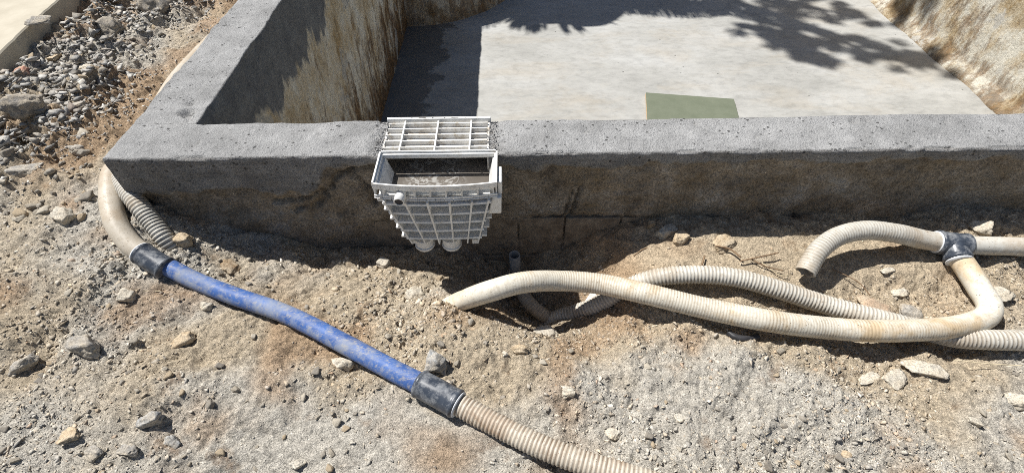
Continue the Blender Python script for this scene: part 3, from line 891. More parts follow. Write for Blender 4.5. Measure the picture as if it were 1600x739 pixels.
# ------------------------------------------------------------------ skimmer
sk = empty('pool_skimmer', (-.22, 1.2, -.27))
tag(sk, 'white plastic pool skimmer bucket set into the front wall', 'skimmer')
P_ = M['plastic']
def bow(x, k=.014): return k * (1 - ((x + .215) / .18) ** 2)
def skimmer():
    nx = 14
    xa = np.linspace(0, 1, nx + 1)
    # bucket walls (tapered, the front bowed)
    T0, T1, B0, B1 = -.393, -.044, -.325, -.098
    zt, zb = -.006, -.240
    yf_t, yf_b, yb_ = 1.154, 1.168, 1.284
    mb = MB(); th = .007
    def fp(t, z_t, off=0.0):
        z = zt + (zb - zt) * z_t
        x = (T0 + (B0 - T0) * z_t) * (1 - t) + (T1 + (B1 - T1) * z_t) * t
        return (x, (yf_t + (yf_b - yf_t) * z_t) - bow(x, .014 * (1 - .4 * z_t)) + off, z)
    for i in range(nx):
        a, b = xa[i], xa[i + 1]
        mb.hexa([fp(a, 1), fp(b, 1), fp(b, 1, th), fp(a, 1, th)], [fp(a, 0), fp(b, 0), fp(b, 0, th), fp(a, 0, th)])
    for xt, xb, s in ((T0, B0, 1), (T1, B1, -1)):
        p = [(xb, yf_b, zb), (xb + s * th, yf_b, zb), (xb + s * th, yb_, zb), (xb, yb_, zb)]
        t = [(xt, yf_t, zt), (xt + s * th, yf_t, zt), (xt + s * th, yb_, zt), (xt, yb_, zt)]
        mb.hexa(p, t)
    mb.box(B0 - .004, B1 + .004, yf_b - .010, yb_, zb - .006, zb + .002)
    mb.box(B0 - .02, B1 + .02, yb_ - .006, yb_ + .001, zb, -.16)
    bucket = mb.build('bucket', P_, sk)
    # rim: a flat frame with a down-turned skirt, front bowed
    mb = MB(); ox0, ox1, oyb = -.402, -.036, 1.292; ix0, ix1, iyb, iyf = -.392, -.046, 1.280, 1.147
    z1, z0 = .008, -.006
    xs = np.linspace(ox0, ox1, nx + 1)
    of = lambda x: 1.137 - bow(x, .016); inf = lambda x: iyf - bow(x, .013)
    for i in range(nx):
        a, b = xs[i], xs[i + 1]
        mb.hexa([(a, of(a), z0), (b, of(b), z0), (b, inf(b), z0), (a, inf(a), z0)], [(a, of(a), z1), (b, of(b), z1), (b, inf(b), z1), (a, inf(a), z1)])
        # skirt and lower flange
        mb.hexa([(a, of(a) - .001, -.036), (b, of(b) - .001, -.036), (b, of(b) + .004, -.036), (a, of(a) + .004, -.036)],
                [(a, of(a) - .001, -.028), (b, of(b) - .001, -.028), (b, of(b) + .004, -.028), (a, of(a) + .004, -.028)])
        mb.hexa([(a, of(a) - .004, -.0405), (b, of(b) - .004, -.0405), (b, inf(b), -.0405), (a, inf(a), -.0405)], [(a, of(a) - .004, -.036), (b, of(b) - .004, -.036), (b, inf(b), -.036), (a, inf(a), -.036)])
    mb.box(ox0, ix0, iyf - .002, oyb, z0, z1); mb.box(ix1, ox1, iyf - .002, oyb, z0, z1); mb.box(ix0, ix1, iyb, oyb, z0, z1)
    mb.box(ox0 + .001, ox0 + .006, 1.14, oyb - .01, -.034, z0); mb.box(ox1 - .006, ox1 - .001, 1.14, oyb - .01, -.034, z0)
    rim = mb.build('rim', P_, sk, bevel=.003)
    # raised lip round the opening, and the inner ledge for the lid
    mb = MB()
    mb.box(ox0, ox0 + .005, 1.14, oyb, z1, z1 + .007); mb.box(ox1 - .005, ox1, 1.14, oyb, z1, z1 + .007); mb.box(ox0, ox1, oyb - .005, oyb, z1, z1 + .007)
    for i in range(nx):
        a, b = xs[i], xs[i + 1]
        mb.hexa([(a, of(a), z1), (b, of(b), z1), (b, of(b) + .005, z1), (a, of(a) + .005, z1)], [(a, of(a), z1 + .007), (b, of(b), z1 + .007), (b, of(b) + .005, z1 + .007), (a, of(a) + .005, z1 + .007)])
    mb.build('lip', P_, rim)
    mb = MB()
    mb.box(ix0 + .012, ix1 - .012, iyf - .010, iyf + .010, -.034, -.029)
    mb.build('ledge', P_, rim)
    # gussets under the rim
    for x in np.linspace(ox0 + .03, ox1 - .012, 8):
        mb = MB(); mb.box(x - .0025, x + .0025, of(x) + .001, iyf, -.036, z0); mb.build('gusset', P_, rim)
    # ribs of the bucket: four flanges and five uprights
    for z_t in (.19, .36, .53, .70, .87):
        mb = MB()
        for i in range(nx):
            a, b = xa[i], xa[i + 1]; dz = .006 / .234
            mb.hexa([fp(a, z_t + dz, -.031), fp(b, z_t + dz, -.031), fp(b, z_t + dz, .001), fp(a, z_t + dz, .001)], [fp(a, z_t, -.029), fp(b, z_t, -.029), fp(b, z_t, .001), fp(a, z_t, .001)])
        z = zt + (zb - zt) * z_t; dz = .006
        xl = T0 + (B0 - T0) * z_t; xr = T1 + (B1 - T1) * z_t
        mb.box(xl - .016, xl + .001, 1.140, yb_, z - dz, z); mb.box(xr - .001, xr + .016, 1.140, yb_, z - dz, z)
        mb.build('flange', P_, bucket)
    for t in (.03, .22, .42, .62, .82, .97):
        mb = MB(); w = .0055 / .3
        for z0_, z1_ in zip(np.linspace(.15, .9, 6), np.linspace(.15, .9, 6)[1:]) if False else [(.15, 1.0)]:
            mb.hexa([fp(t - w / 2, z1_, -.0300), fp(t + w / 2, z1_, -.0300), fp(t + w / 2, z1_, .001), fp(t - w / 2, z1_, .001)],
                    [fp(t - w / 2, z0_, -.0330), fp(t + w / 2, z0_, -.0330), fp(t + w / 2, z0_, .001), fp(t - w / 2, z0_, .001)])
        mb.build('upright_rib', P_, bucket)
    for y in (1.20, 1.25):
        for xt, xb, s in ((T0, B0, -1), (T1, B1, 1)):
            mb = MB(); z_a, z_b = -.045, zb
            fx = lambda z: xt + (xb - xt) * (z - zt) / (zb - zt)
            mb.hexa([(fx(z_b) + min(0, s * .011), y, z_b), (fx(z_b) + max(0, s * .011), y, z_b), (fx(z_b) + max(0, s * .011), y + .004, z_b), (fx(z_b) + min(0, s * .011), y + .004, z_b)],
                    [(fx(z_a) + min(0, s * .011), y, z_a), (fx(z_a) + max(0, s * .011), y, z_a), (fx(z_a) + max(0, s * .011), y + .004, z_a), (fx(z_a) + min(0, s * .011), y + .004, z_a)])
            mb.build('upright_rib', P_, bucket)
    # side housing on the right
    mb = MB(); mb.hexa([(-.066, 1.133, -.109), (-.026, 1.133, -.109), (-.026, 1.217, -.109), (-.066, 1.217, -.109)], [(-.051, 1.133, -.0425), (-.024, 1.133, -.0425), (-.024, 1.217, -.0425), (-.051, 1.217, -.0425)]); mb.build('side_housing', P_, sk, bevel=.004)
    mb = MB(); mb.box(-.036, -.022, 1.150, 1.225, -.045, .004); mb.build('side_bulge', P_, sk, bevel=.005)
    # overflow port at the left of the front
    mb = MB(); a = Vector((-.320, 1.150, -.020)); b = Vector((-.322, 1.098, -.024)); mb.cyl(a, b, .0155, n=24, inner=.003); port = mb.build('overflow_port', P_, sk, True)
    mb = MB(); mb.cyl(a.lerp(b, .85), a.lerp(b, .95), .0122, n=20); mb.build('dark_bore', M['black'], port)  # black disc stands in for the shade inside the open port
    # outlets below
    for x in (-.285, -.195):
        mb = MB(); mb.cyl((x, 1.166, -.240), (x, 1.166, -.286), .031, .0295, n=28)
        out = mb.build('outlet', P_, sk, bevel=.001)
        mb = MB(); mb.cyl((x, 1.166, -.272), (x, 1.166, -.278), .0335, n=28); mb.build('collar', P_, out)
    mb = MB(); mb.box(-.125, -.105, 1.15, 1.17, -.262, -.244); mb.build('foot', P_, sk)
    mb = MB(); mb.box(-.322, -.31, 1.15, 1.17, -.258, -.244); mb.build('foot', P_, sk)
    # throat through the wall: tray, cover plate and ribs
    tx0, tx1, ty0, ty1 = -.404, -.064, 1.2935, 1.482
    mb = MB()
    mb.box(tx0, tx0 + .006, ty0, ty1, -.165, -.006); mb.box(tx1 - .006, tx1, ty0, ty1, -.165, -.006); mb.box(tx0 + .006, tx1 - .006, ty0, ty1, -.165, -.158)
    mb.box(tx0 + .006, tx1 - .006, ty0, ty1, -.018, -.012)
    throat = mb.build('throat', M['smeared'], sk)
    for y in (1.322, 1.355, 1.388, 1.421, 1.452):
        mb = MB(); mb.box(tx0 + .006, tx1 - .006, y, y + .0045, -.012, .003); mb.build('cross_rib', M['smeared'], throat)
    for x in (-.345, -.235, -.125):
        mb = MB(); mb.box(x - .0025, x + .0025, ty0 + .002, ty1 - .016, -.0115, .005); mb.build('long_rib', P_, throat)
    mb = MB(); mb.box(tx0 - .004, tx1 + .004, ty1 - .012, ty1, -.03, .009)
    fl = mb.build('face_flange', P_, throat, bevel=.002)
    for x in (-.36, -.325, -.29, -.255, -.215, -.18, -.145, -.105):
        mb = MB(); w = .012 if x in (-.29, -.18) else .003
        mb.box(x - w, x + w, ty1 - .0085, ty1 - .0055, .0088, .0096); mb.build('slot', M['black'], fl)
    # scummy water standing in bucket and throat
    mb = MB(); mb.box(-.372, -.066, 1.146, 1.282, -.072, -.066); mb.box(tx0 + .007, tx1 - .007, 1.282, ty1 - .014, -.072, -.066)
    w = mb.build('standing_water', M['scum'], sk)
skimmer()

# ------------------------------------------------------------------ stones
def ico(sub):
    bm = bmesh.new(); bmesh.ops.create_icosphere(bm, subdivisions=sub, radius=1)
    V = np.array([v.co[:] for v in bm.verts]); F = np.array([[v.index for v in f.verts] for f in bm.faces]); bm.free(); return V, F
ICO3, ICO2, ICO4 = ico(3), ico(2), ico(4)

def rock(shape, planes=9, lo=.55, hi=.9, rough=.03, base=ICO4, seed=None):
    g = np.random.default_rng(seed)
    V, F = base; D = V / np.linalg.norm(V, axis=1)[:, None]
    n = g.normal(size=(planes, 3)); n /= np.linalg.norm(n, axis=1)[:, None]
    n = np.vstack([n, np.eye(3), -np.eye(3)]); n[planes:] += g.normal(size=(6, 3)) * .18; n /= np.linalg.norm(n, axis=1)[:, None]
    d = g.uniform(lo, hi, len(n))
    dot = D @ n.T; t = np.where(dot > .05, d / np.maximum(dot, .05), 9).min(1)
    s = g.uniform(0, 50)
    t = t * (1 + rough * fbm(D[:, 0] + s, D[:, 1], D[:, 2], 2.4, 5, .68))
    P = D * np.minimum(t, 1.25)[:, None] * np.array(shape)
    return P, F

def add_rock(name, p, size, shape, col, label, yaw=None, tilt=(0, 0), sink=.25, rough=.13, seed=None, planes=12, cat='stone', group=None, lo=.55, hi=.9):
    seed = random.randrange(10 ** 6) if seed is None else seed
    P, F = rock(np.array(shape) * size, planes, lo, hi, rough, ICO4, seed)
    h = -P[:, 2].min()
    me = np_mesh(name, P, F)
    o = link(name, me, mat_single_stone(name + '_mineral', col))
    z = float(gz(p[0], p[1])[0])
    o.location = (p[0], p[1], z + h * (1 - 2 * sink))
    o.rotation_euler = (tilt[0], tilt[1], random.uniform(0, 6.28) if yaw is None else yaw)
    tag(o, label, cat, group)
    return o

GREY, PALE, TAN, DARK, RED, PINK, BLUEG = (.36, .345, .32), (.58, .54, .46), (.52, .40, .26), (.19, .185, .18), (.42, .17, .12), (.46, .33, .23), (.33, .34, .345)
def px_size(p, w): return w / FOC * float(np.dot(p - CAM, np.array(f_))) / 2
NOTED = [  # picture place, width, shape, colour, label
    (62, 190, 62, (1, .7, .62), DARK, 'large dark wedge-shaped rock on the rubble, left of the pool corner'),
    (172, 47, 56, (1, .7, .6), DARK, 'dark rock half buried in the grey rubble near the paving'),
    (246, 14, 66, (1, .8, .7), DARK, 'biggest dark rock at the top of the rubble strip'),
    (36, 118, 30, (1, .8, .55), RED, 'reddish brick-coloured stone in the grey rubble'),
    (122, 92, 34, (1, .6, .35), PALE, 'whitish flat stone in the middle of the rubble strip'),
    (80, 82, 28, (1, .7, .5), TAN, 'brown stone in the rubble below the paving edge'),
    (102, 342, 34, (1, .75, .8), PALE, 'pale square-sided rock left of the dusty white hose'),
    (40, 266, 46, (1, .55, .45), GREY, 'long grey stone at the left below the dark wedge rock'),
    (185, 76, 26, (1, .7, .4), PALE, 'pale flat chip beside the rubble near the rim'),
    (60, 34, 34, (1, .75, .3), GREY, 'grey slab chunk resting on the edge of the paving'),
    (125, 172, 36, (1, .5, .45), GREY, 'grey elongated stone on the soil right of the wedge rock'),
    (118, 232, 26, (1, .8, .7), GREY, 'small grey rock on brown soil left of the pool corner'),
    (198, 463, 30, (1, .75, .8), PALE, 'white-grey angular stone on the dirt below the upper coupler'),
    (285, 532, 46, (1, .75, .5), TAN, 'broad tan stone left of the blue pipe'),
    (142, 549, 62, (1, .55, .6), GREY, 'grey earth-covered rock on the mound at lower left'),
    (40, 570, 50, (1, .6, .6), GREY, 'grey broken rock at the left edge beside the mound'),
    (240, 660, 46, (1, .55, .6), BLUEG, 'blue-grey angular stone at the bottom left'),
    (270, 690, 34, (1, .6, .6), BLUEG, 'smaller blue-grey stone just below the angular blue-grey one'),
    (112, 684, 40, (1, .75, .3), TAN, 'flat tan stone at the lower left corner'),
    (150, 708, 34, (1, .6, .5), GREY, 'grey stone right of the flat tan stone at bottom left'),
    (200, 706, 32, (1, .6, .5), GREY, 'grey stone near the bottom edge under the blue-grey stones'),
    (322, 480, 22, (1, .8, .8), PALE, 'small pale upright stone below the upper part of the blue pipe'),
    (536, 566, 38, (1, .75, .7), PALE, 'off-white stone tucked below the middle of the blue pipe'),
    (681, 573, 42, (1, .85, .8), BLUEG, 'rough grey lump beside the lower black coupler'),
    (646, 455, 34, (1, .8, .4), PALE, 'pale flat stone on the dirt below the skimmer'),
    (600, 415, 26, (1, .8, .6), PALE, 'pale stone at the shadow edge under the skimmer'),
    (853, 522, 50, (1, .8, .35), PALE, 'pale flat stone in front of the dark hollow'),
    (812, 549, 28, (1, .7, .6), TAN, 'brown stone left of the pale flat one by the hollow'),
    (886, 614, 34, (1, .6, .4), PALE, 'pale stone in the dirt right of the lower coupler'),
    (958, 668, 34, (1, .7, .35), PALE, 'light flat stone above the ribbed hose at the bottom'),
    (1066, 647, 22, (1, .7, .6), (.6, .57, .5), 'small white pebble on the brownish patch at lower right'),
    (1042, 361, 34, (1, .8, .9), PALE, 'pale rock leaning at the foot of the wall'),
    (1063, 374, 30, (1, .8, .8), TAN, 'tan rock just in front of the rock at the wall foot'),
    (1130, 376, 46, (1, .7, .25), TAN, 'flat tan slab of stone near the foot of the wall'),
    (1372, 474, 66, (1, .6, .25), PINK, 'pinkish brown flat stone between the two hoses on the right'),
    (1430, 487, 40, (1, .8, .5), GREY, 'grey stone in the bend of the cream hose'),
    (1562, 456, 40, (1, .8, .2), PALE, 'pale flat stone outside the bend of the cream hose'),
    (1531, 361, 36, (1, .7, .8), PALE, 'pale pointed rock at the wall foot behind the tee'),
    (1390, 418, 28, (1, .5, .3), PALE, 'pale sliver of stone below the arched hose'),
    (1412, 450, 30, (1, .7, .3), PALE, 'pale stone below the tee and its shadow'),
    (1363, 585, 40, (1, .55, .2), PALE, 'narrow pale flagstone shard, leftmost of three by the hose shadow'),
    (1403, 588, 46, (1, .75, .2), PALE, 'middle one of three pale flagstone shards by the hose shadow'),
    (1452, 574, 58, (1, .5, .2), PALE, 'rightmost of three pale flagstone shards by the hose shadow'),
    (1530, 655, 28, (1, .6, .4), PALE, 'pale stone at the right among light gravel'),
    (1330, 705, 20, (1, .8, .6), TAN, 'rounded orange-tan pebble at the bottom right'),
    (1590, 620, 36, (1, .8, .5), PALE, 'pale stone at the right edge of the gravel'),
    (462, 722, 26, (1, .7, .6), (.6, .57, .5), 'white pebble at the bottom edge left of centre'),
    (290, 382, 34, (1, .8, .8), TAN, 'tan clod where the ribbed hose enters the soil'),
    (355, 412, 36, (1, .8, .5), (.28, .19, .11), 'brown clod just above the blue pipe near its top'),
    (1018, 352, 26, (.6, .35, 1), (.2, .15, .1), 'dark splinter of stone against the shaded wall foot'),
]
noted_xy = []
for k, (px, py, w, sh, col, lab) in enumerate(NOTED):
    p = spot(px, py, .01)
    if lab.startswith('grey slab chunk'): p = np.array(flat(px, py, -.11))
    s = px_size(p, w) * 1.12
    o = add_rock('stone' if w < 60 else 'rock', p, s, sh, col, lab, yaw=random.uniform(-.5, .5), tilt=(random.uniform(-.2, .2), random.uniform(-.25, .25)), seed=100 + k, sink=.38)
    if lab.startswith('grey slab chunk'): o.location.z = -.105
    noted_xy.append((p[0], p[1], s))
noted_xy = np.array(noted_xy)

def stone_col(n, r=None):
    pal = np.array([(.30, .29, .27), (.42, .395, .35), (.50, .47, .41), (.36, .30, .22), (.40, .30, .20), (.22, .215, .21), (.33, .20, .12)])
    p = np.array([.24, .2, .14, .17, .12, .08, .05])
    c = pal[rng.choice(len(pal), n, p=p)] * rng.uniform(.8, 1.2, (n, 1)); return c

# medium stones: individuals that share a mesh, lying in four areas
def hull_rock(npts, seed, flat_=.7):
    g = np.random.default_rng(seed); bm = bmesh.new(); ay = g.uniform(.5, .95); az = flat_ * g.uniform(.4, 1)
    for v in g.normal(size=(npts, 3)):
        v /= np.linalg.norm(v); bm.verts.new(v * g.uniform(.75, 1.0) * np.array([1, ay, az]))
    r = bmesh.ops.convex_hull(bm, input=bm.verts)
    bmesh.ops.delete(bm, geom=[v for v in bm.verts if not v.link_faces], context='VERTS')
    bmesh.ops.triangulate(bm, faces=bm.faces); bmesh.ops.recalc_face_normals(bm, faces=bm.faces)
    bm.verts.index_update()
    V = np.array([v.co[:] for v in bm.verts]); F = np.array([[v.index for v in f.verts] for f in bm.faces]); bm.free(); return V, F

mid_mats = [mat_single_stone('loose_stone_mineral', c) for c in (GREY, PALE, TAN, (.36, .33, .28), (.22, .215, .21))]
mid_meshes = []
for k in range(14):
    P, F = rock((1, random.uniform(.55, .9), random.uniform(.3, .75)), 11, .45, .9, .1, ICO3, 900 + k)
    me = np_mesh('loose_stone', P, F); me.materials.append(mid_mats[k % 5]); mid_meshes.append(me)
AREAS = [
    (130, 'rubble', 'loose angular grey stone among many in the rubble strip left of the pool', 'loose stones in the rubble strip'),
    (60, 'left', 'loose stone among others on the dirt left of the blue pipe', 'loose stones left of the blue pipe'),
    (40, 'mid', 'loose stone among others on the dirt between pipe and skimmer', 'loose stones between pipe and skimmer'),
    (60, 'right', 'loose stone among others in the light gravel at lower right', 'loose stones in the gravel at lower right'),
]
def in_area(kind, n):
    out = []
    while len(out) < n:
        if kind == 'rubble':
            px, py = rng.uniform(0, 300), rng.uniform(0, 340)
            if px > 330 - py * .9 - 20 and py < 200 or px > 150 and py > 180: continue
            if px + py * 1.1 < 100: continue
        elif kind == 'left':
            px, py = rng.uniform(0, 560), rng.uniform(440, 738)
            if py < 420 + (px - 240) * .47 + 30: continue
        elif kind == 'mid':
            px, py = rng.uniform(300, 760), rng.uniform(395, 580)
            if py > 395 + (px - 240) * .45: continue
            if py < 385 + max(0, (px - 400)) * .12: continue
        else:
            px, py = rng.uniform(820, 1600), rng.uniform(500, 738)
            if py < 540 or py > 600 + (px - 820) * .6: continue
        p = spot(px, py, .004)
        if np.min(np.hypot(noted_xy[:, 0] - p[0], noted_xy[:, 1] - p[1]) - noted_xy[:, 2]) < .01: continue
        out.append(p)
    return out
for n, kind, lab, grp in AREAS:
    for p in in_area(kind, n):
        me = mid_meshes[rng.integers(len(mid_meshes))]
        o = bpy.data.objects.new('loose_stone', me); C.objects.link(o)
        s = (.012 + .022 * rng.random() ** 2.2) if kind == 'rubble' else (.007 + .012 * rng.random() ** 2)
        o.scale = (s, s, s); z = float(gz(p[0], p[1])[0]); o.location = (p[0], p[1], z + s * .18)
        o.rotation_euler = (rng.uniform(-.4, .4), rng.uniform(-.4, .4), rng.uniform(0, 6.28))
        tag(o, lab, 'stone', grp)

# gravel nobody could count
def scatter(name, x, y, s, col, zoff=.15, flat_=.7, z=None):
    n = len(x); tm = [hull_rock(6 + k % 3, 40 + k, flat_) for k in range(18)]
    which = rng.integers(len(tm), size=n); yaw = rng.uniform(0, 2 * np.pi, n); tl = rng.uniform(-.8, .8, (n, 2))
    z = gz(x, y) if z is None else z
    Vs, Fs, Cs = [], [], []; off = 0
    for k, (V, F) in enumerate(tm):
        i = np.where(which == k)[0]
        if not len(i): continue
        P = V[None] * s[i, None, None]
        c, sn = np.cos(tl[i, 0]), np.sin(tl[i, 0]); P = np.stack([P[..., 0], P[..., 1] * c[:, None] - P[..., 2] * sn[:, None], P[..., 1] * sn[:, None] + P[..., 2] * c[:, None]], -1)
        c, sn = np.cos(yaw[i]), np.sin(yaw[i]); P = np.stack([P[..., 0] * c[:, None] - P[..., 1] * sn[:, None], P[..., 0] * sn[:, None] + P[..., 1] * c[:, None], P[..., 2]], -1)
        P = P + np.stack([x[i], y[i], z[i] + s[i] * zoff], -1)[:, None]
        Vs.append(P.reshape(-1, 3)); Cs.append(np.repeat(col[i], len(V), 0))
        Fs.append((F[None] + (np.arange(len(i)) * len(V))[:, None, None] + off).reshape(-1, 3)); off += len(i) * len(V)
    me = np_mesh(name, np.vstack(Vs), np.vstack(Fs)); set_col(me, 'tint', np.vstack(Cs))
    o = link(name, me, M['stone']); return o

def clear(x, y, m=.0):
    return ~((x > X0 - .01) & (y > Y0 - .012))

n = 85000
x = rng.uniform(-2.1, 2.0, n); y = rng.uniform(.36, 1.30, n)
dens = np.clip(.36 + .7 * fbm(x, y, 0, 3.2, 3, .55, 21.) + .25 * fbm(x, y, 0, 12, 2, .5, 22.) - .75 * smoothpatch(x, y) + .25 * sstep(-.2, .4, x) * sstep(.75, .55, y), .04, 1)
k = (rng.random(n) < dens) & clear(x, y); x, y = x[k], y[k]
tz = sstep(.18, .05, np.abs(y - (1.12 - .25 * sstep(-.9, .1, x)))) * sstep(.0, -.15, x)
s = .0017 + .0026 * rng.random(len(x)) + (.010 + .006 * tz) * rng.random(len(x)) ** 6
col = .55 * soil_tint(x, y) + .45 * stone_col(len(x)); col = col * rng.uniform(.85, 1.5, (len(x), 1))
gr = scatter('gravel', x, y, s, col, .0); tag(gr, 'fine gravel and crumbs strewn over the dirt in front', 'gravel', kind='stuff')
n = 14000
x = rng.uniform(-2.1, 2.0, n); y = rng.uniform(.36, 1.28, n)
dens = np.clip(.30 + .7 * fbm(x, y, 0, 2.4, 3, .55, 51.) + .4 * fbm(x, y, 0, 9, 2, .5, 52.) + .25 * sstep(-.6, -1.2, x) - .9 * smoothpatch(x, y), .02, 1)
k = (rng.random(n) < dens) & clear(x, y); x, y = x[k], y[k]
s = .0035 + .004 * rng.random(len(x)) + .011 * rng.random(len(x)) ** 5
col = (.4 * soil_tint(x, y) + .6 * stone_col(len(x))) * rng.uniform(.9, 1.45, (len(x), 1))
gr = scatter('stone_chips', x, y, s, col, -.02, .5); tag(gr, 'flat angular stone chips littering the dirt in front', 'stone chips', kind='stuff')

n = 44000
x = rng.uniform(-3.4, -1.28, n); y = rng.uniform(1.0, 4.0, n)
r = rubble(x, y); k = (rng.random(n) < .12 + .88 * r) & clear(x, y) & ~((x < -2.2 - .09 * (y - 1.5)) & (y > 1.5)); x, y, r = x[k], y[k], r[k]
s = .003 + .006 * rng.random(len(x)) + r * .034 * rng.random(len(x)) ** 3.6
col = stone_col(len(x)) * 1.15; lum = col.mean(1, keepdims=True); col = lum * np.array([[1.02, 1.0, .95]]) * .75 + col * .25
gr = scatter('rubble', x, y, s, col, .25, .5); tag(gr, 'grey broken rubble heaped between paving and pool rim', 'rubble', kind='stuff')

# crumbs of mortar beside the skimmer throat, part of the wall
n = 420
sx = np.where(rng.random(n) < .5, -.415, -.052) + rng.normal(0, .009, n); sy = rng.uniform(1.292, 1.47, n)
cr = scatter('mortar_crumbs', sx, sy, rng.uniform(.0015, .005, n), np.full((n, 3), .36) * rng.uniform(.7, 1.3, (n, 1)), .1, .7, np.full(n, -.004))
cr.parent = front_wall; cr.matrix_parent_inverse = front_wall.matrix_world.inverted() if False else Matrix.Translation(-Vector((0, 0, 0))); cr['kind'] = 'stuff'
cr.location = -Vector((0, 0, 0))

# ------------------------------------------------------------------ twigs and straws
def twig(spots, r, mat, lab, cat='twig'):
    o, _ = hose('twig' if cat == 'twig' else cat, path(spots), r, mat, None, n=6, step=.006)
    tag(o, lab, cat); return o
twig([(990, 400, .006), (1008, 388, .010), (1030, 386, .008)], .0022, M['twig'], 'thin curved twig on the smooth bank above the ribbed hose')
twig([(1118, 384, .008), (1140, 389, .010), (1158, 402, .010)], .003, M['twig'], 'short brown twig by the flat tan slab')
twig([(1156, 408, .008), (1185, 402, .012), (1216, 395, .010)], .0028, M['twig'], 'longest twig lying near the arched hose')
twig([(1172, 404, .006), (1196, 416, .006), (1224, 423, .006)], .0022, M['twig'], 'thin twig above the open hose end')
twig([(1094, 425, .008), (1098, 410, .012), (1101, 400, .008)], .003, M['twig'], 'stubby dark twig touching the ribbed hose')
twig([(1190, 410, .004), (1215, 428, .004), (1232, 431, .004)], .0016, M['straw'], 'pale straw near the open hose end', 'straw')
twig([(195, 452, .004), (222, 454, .006), (252, 455, .004)], .0014, M['straw'], 'pale straw below the upper black coupler', 'straw')
twig([(1490, 562, .003), (1545, 568, .005), (1598, 571, .003)], .0015, M['straw'], 'long pale straw at the hose shadow on the right', 'straw')
twig([(1300, 420, .004), (1340, 440, .004), (1360, 462, .004)], .0018, M['twig'], 'thin twig between the arched and the ribbed hose')
twig([(945, 500, .006), (975, 512, .008), (1000, 520, .006)], .0016, M['twig'], 'fine dark twig in front of the crossing hoses')

mb = MB()
a, b, c = spot(914, 470, .03), spot(932, 460, .04), spot(924, 455, .05)
t_ = np.array([0, -.004, .002]); mb.raw([a, b, c, a + t_, b + t_, c + t_], [(0, 1, 2), (5, 4, 3), (0, 3, 4, 1), (1, 4, 5, 2), (2, 5, 3, 0)])
o = mb.build('plastic_shard', M['plastic']); tag(o, 'small white triangular shard between the crossing hoses', 'shard')

# ------------------------------------------------------------------ trees beyond the left wall; they stand out of the picture and shade the pool
def leaf_cloud(name, centers, radii, nleaf, size, mat, parent, seed):
    g = np.random.default_rng(seed); n = nleaf
    which = g.integers(len(centers), size=n); c = np.array(centers)[which]; rr = np.array(radii)[which]
    d = g.normal(size=(n, 3)); d /= np.linalg.norm(d, axis=1)[:, None]
    sub = g.normal(size=(len(centers), 14, 3)) * .42      # twigs: leaves gather round them, leaving gaps
    p = c + sub[which, g.integers(14, size=n)] * rr[:, None] + d * (rr * .30 * g.random(n) ** .5)[:, None]
    a = g.normal(size=(n, 3)); a /= np.linalg.norm(a, axis=1)[:, None]; b = np.cross(a, g.normal(size=(n, 3))); b /= np.linalg.norm(b, axis=1)[:, None]
    s = (size * g.uniform(.6, 1.3, n))[:, None]
    V = np.stack([p - a * s, p - b * s * .45, p + a * s, p + b * s * .45], 1).reshape(-1, 3)
    return link(name, np_mesh(name, V, np.arange(4 * n).reshape(n, 4)), mat, parent)

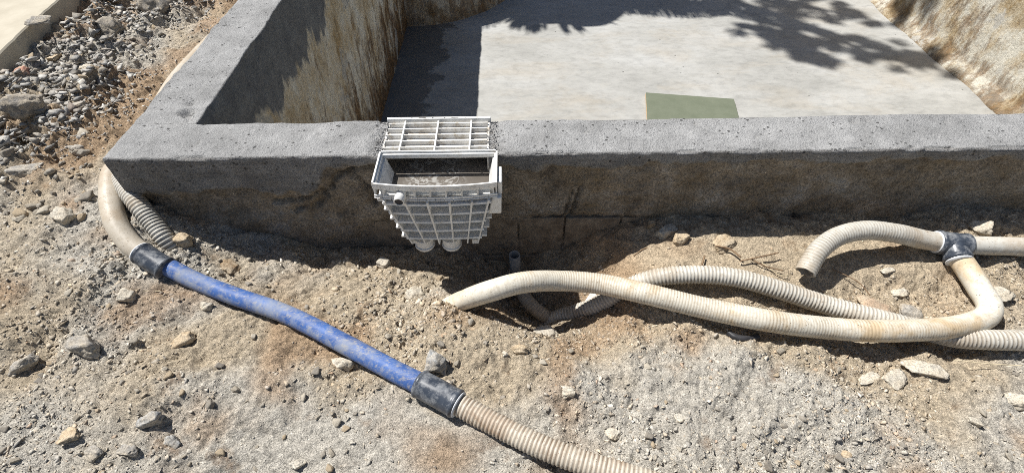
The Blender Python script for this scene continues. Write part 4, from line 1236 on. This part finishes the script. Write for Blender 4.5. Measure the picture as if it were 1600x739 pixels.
def build_palm():
    cx, cy, cz = -2.05, 7.28, 3.0
    root = empty('palm_tree', (cx, cy, -.25)); tag(root, 'palm tree beyond the far left pool rim, its crown shading the pool', 'tree')
    prof = []
    mb = MB(); n = 18; zs = np.linspace(-.3, cz, 30)
    for i, z in enumerate(zs):
        r = .26 - .05 * i / 29 + (.02 if i % 2 else 0)
        mb.v += [(cx + r * math.cos(2 * math.pi * k / n), cy + r * math.sin(2 * math.pi * k / n), z) for k in range(n)]
    for i in range(29):
        mb.f += [(i * n + k, i * n + (k + 1) % n, (i + 1) * n + (k + 1) % n, (i + 1) * n + k) for k in range(n)]
    mb.f += [tuple(range(n))[::-1], tuple(range(29 * n, 30 * n))]
    mb.build('trunk', M['bark'], root)
    P, F = rock((.72, .72, .62), 5, .85, 1.0, .08, ICO4, 5); P = P + np.array([cx, cy, cz])
    link('leaf_base_head', np_mesh('leaf_base_head', P, F), M['bark'], root)
    g = np.random.default_rng(31)
    def frond(yaw, pitch, L, droop, lw, dens=46, start=.5):
        mb = MB(); d = np.array([math.cos(yaw), math.sin(yaw), 0]); side = np.array([-math.sin(yaw), math.cos(yaw), 0])
        pts = []
        for t in np.linspace(0, 1, dens):
            q = start + L * t
            pts.append(np.array([cx, cy, cz]) + d * q * math.cos(pitch) + np.array([0, 0, 1]) * (q * math.sin(pitch) - droop * t * t * L))
        for i in range(dens - 1):
            a, b = pts[i], pts[i + 1]; w = .018 * (1 - i / dens) + .004
            mb.raw([a - side * w, a + side * w, b + side * w, b - side * w], [(0, 1, 2, 3)])
            t = i / dens; ll = lw * math.sin(math.pi * min(1, .18 + .82 * t)) ** .6 * g.uniform(.85, 1.1)
            for s in (-1, 1):
                tip = a + s * side * ll + d * ll * .45 - np.array([0, 0, ll * g.uniform(.05, .2)])
                k = (b - a) * 1.1
                mb.raw([a, a + k, tip + k * .5, tip], [(0, 1, 2, 3)])
        mb.build('frond', M['leaf'], root)
    frond(-.20, .05, 1.85, .05, .30, 60, .35)
    frond(-.16, .10, 1.80, .05, .26, 60, .35); frond(-.25, .0, 1.80, .05, .28, 60, .35)
    for yaw, L in ((1.2, 1.5), (2.0, 1.6), (2.8, 1.5), (3.6, 1.5)): frond(yaw, .5, L, .35, .3)
    for k in range(34):    # young spiky leaves round the head
        yaw = -2.9 + 3.6 * k / 33 + g.normal() * .05
        mb = MB(); L = g.uniform(.12, .34)
        for q in range(3):
            a = yaw + g.normal() * .22; el = g.uniform(-.25, .35); d = np.array([math.cos(a) * math.cos(el), math.sin(a) * math.cos(el), math.sin(el)])
            side = np.array([-math.sin(a), math.cos(a), 0]) * .028; p0 = np.array([cx, cy, cz - .12 + .1 * q]) + d * .55; p1 = p0 + d * (L * .5 + .1); p2 = p0 + d * (L + .12)
            mb.raw([p0 - side * .6, p0 + side * .6, p1 + side, p2, p1 - side], [(0, 1, 2, 3, 4)])
        mb.build('spiky_leaf', M['leaf'], root)
build_palm()

def build_tall_tree():
    bx, by = -2.9, 9.3
    root = empty('tall_tree', (bx, by, -.25)); tag(root, 'tall leafy tree beyond the far left pool rim shading the right of the pool', 'tree')
    o, _ = hose('trunk', [(bx, by, -.35), (bx + .1, by - .1, 2.2), (bx + .35, by - .3, 4.6), (bx + .9, by - .7, 6.4)], .17, M['bark'], root, step=.15, n=14)
    # foliage masses, set by the shade they throw on the pool floor (x, y there) at their height
    sh = [(2.7, 5.5, 7.2, .36), (2.72, 5.12, 7.0, .27), (3.2, 5.6, 7.1, .36), (3.7, 5.5, 7.0, .3), (3.05, 4.95, 6.8, .34), (2.75, 4.85, 6.8, .34), (3.45, 4.72, 6.7, .34), (2.95, 4.62, 6.6, .28), (3.7, 4.62, 6.9, .3), (3.9, 4.5, 7.0, .28), (2.55, 6.2, 7.2, .5), (3.3, 6.05, 7.4, .38),
          (3.0, 6.7, 7.3, .6), (3.9, 6.6, 7.5, .6), (2.0, 6.9, 7.1, .5), (4.3, 5.3, 7.3, .35), (3.0, 7.6, 7.2, .7), (4.3, 7.2, 7.4, .6), (2.0, 7.8, 6.8, .6)]
    cen = []; rad = []
    for fx, fy, z, r in sh:
        t = z - FLOOR; cen.append((fx - KX * t, fy + KY * t, z)); rad.append(r)
    for k, c in enumerate(cen):
        if k % 2 == 0:
            s = Vector((bx + .35, by - .3, 4.6)).lerp(Vector((bx + .9, by - .7, 6.4)), random.random())
            e = Vector(c); hose('limb', [s, s.lerp(e, .5) + Vector((0, 0, .12)), e], .04, M['bark'], root, step=.12, n=8)
    leaf_cloud('crown', cen, rad, 13000, .05, M['leaf'], root, 77)
build_tall_tree()
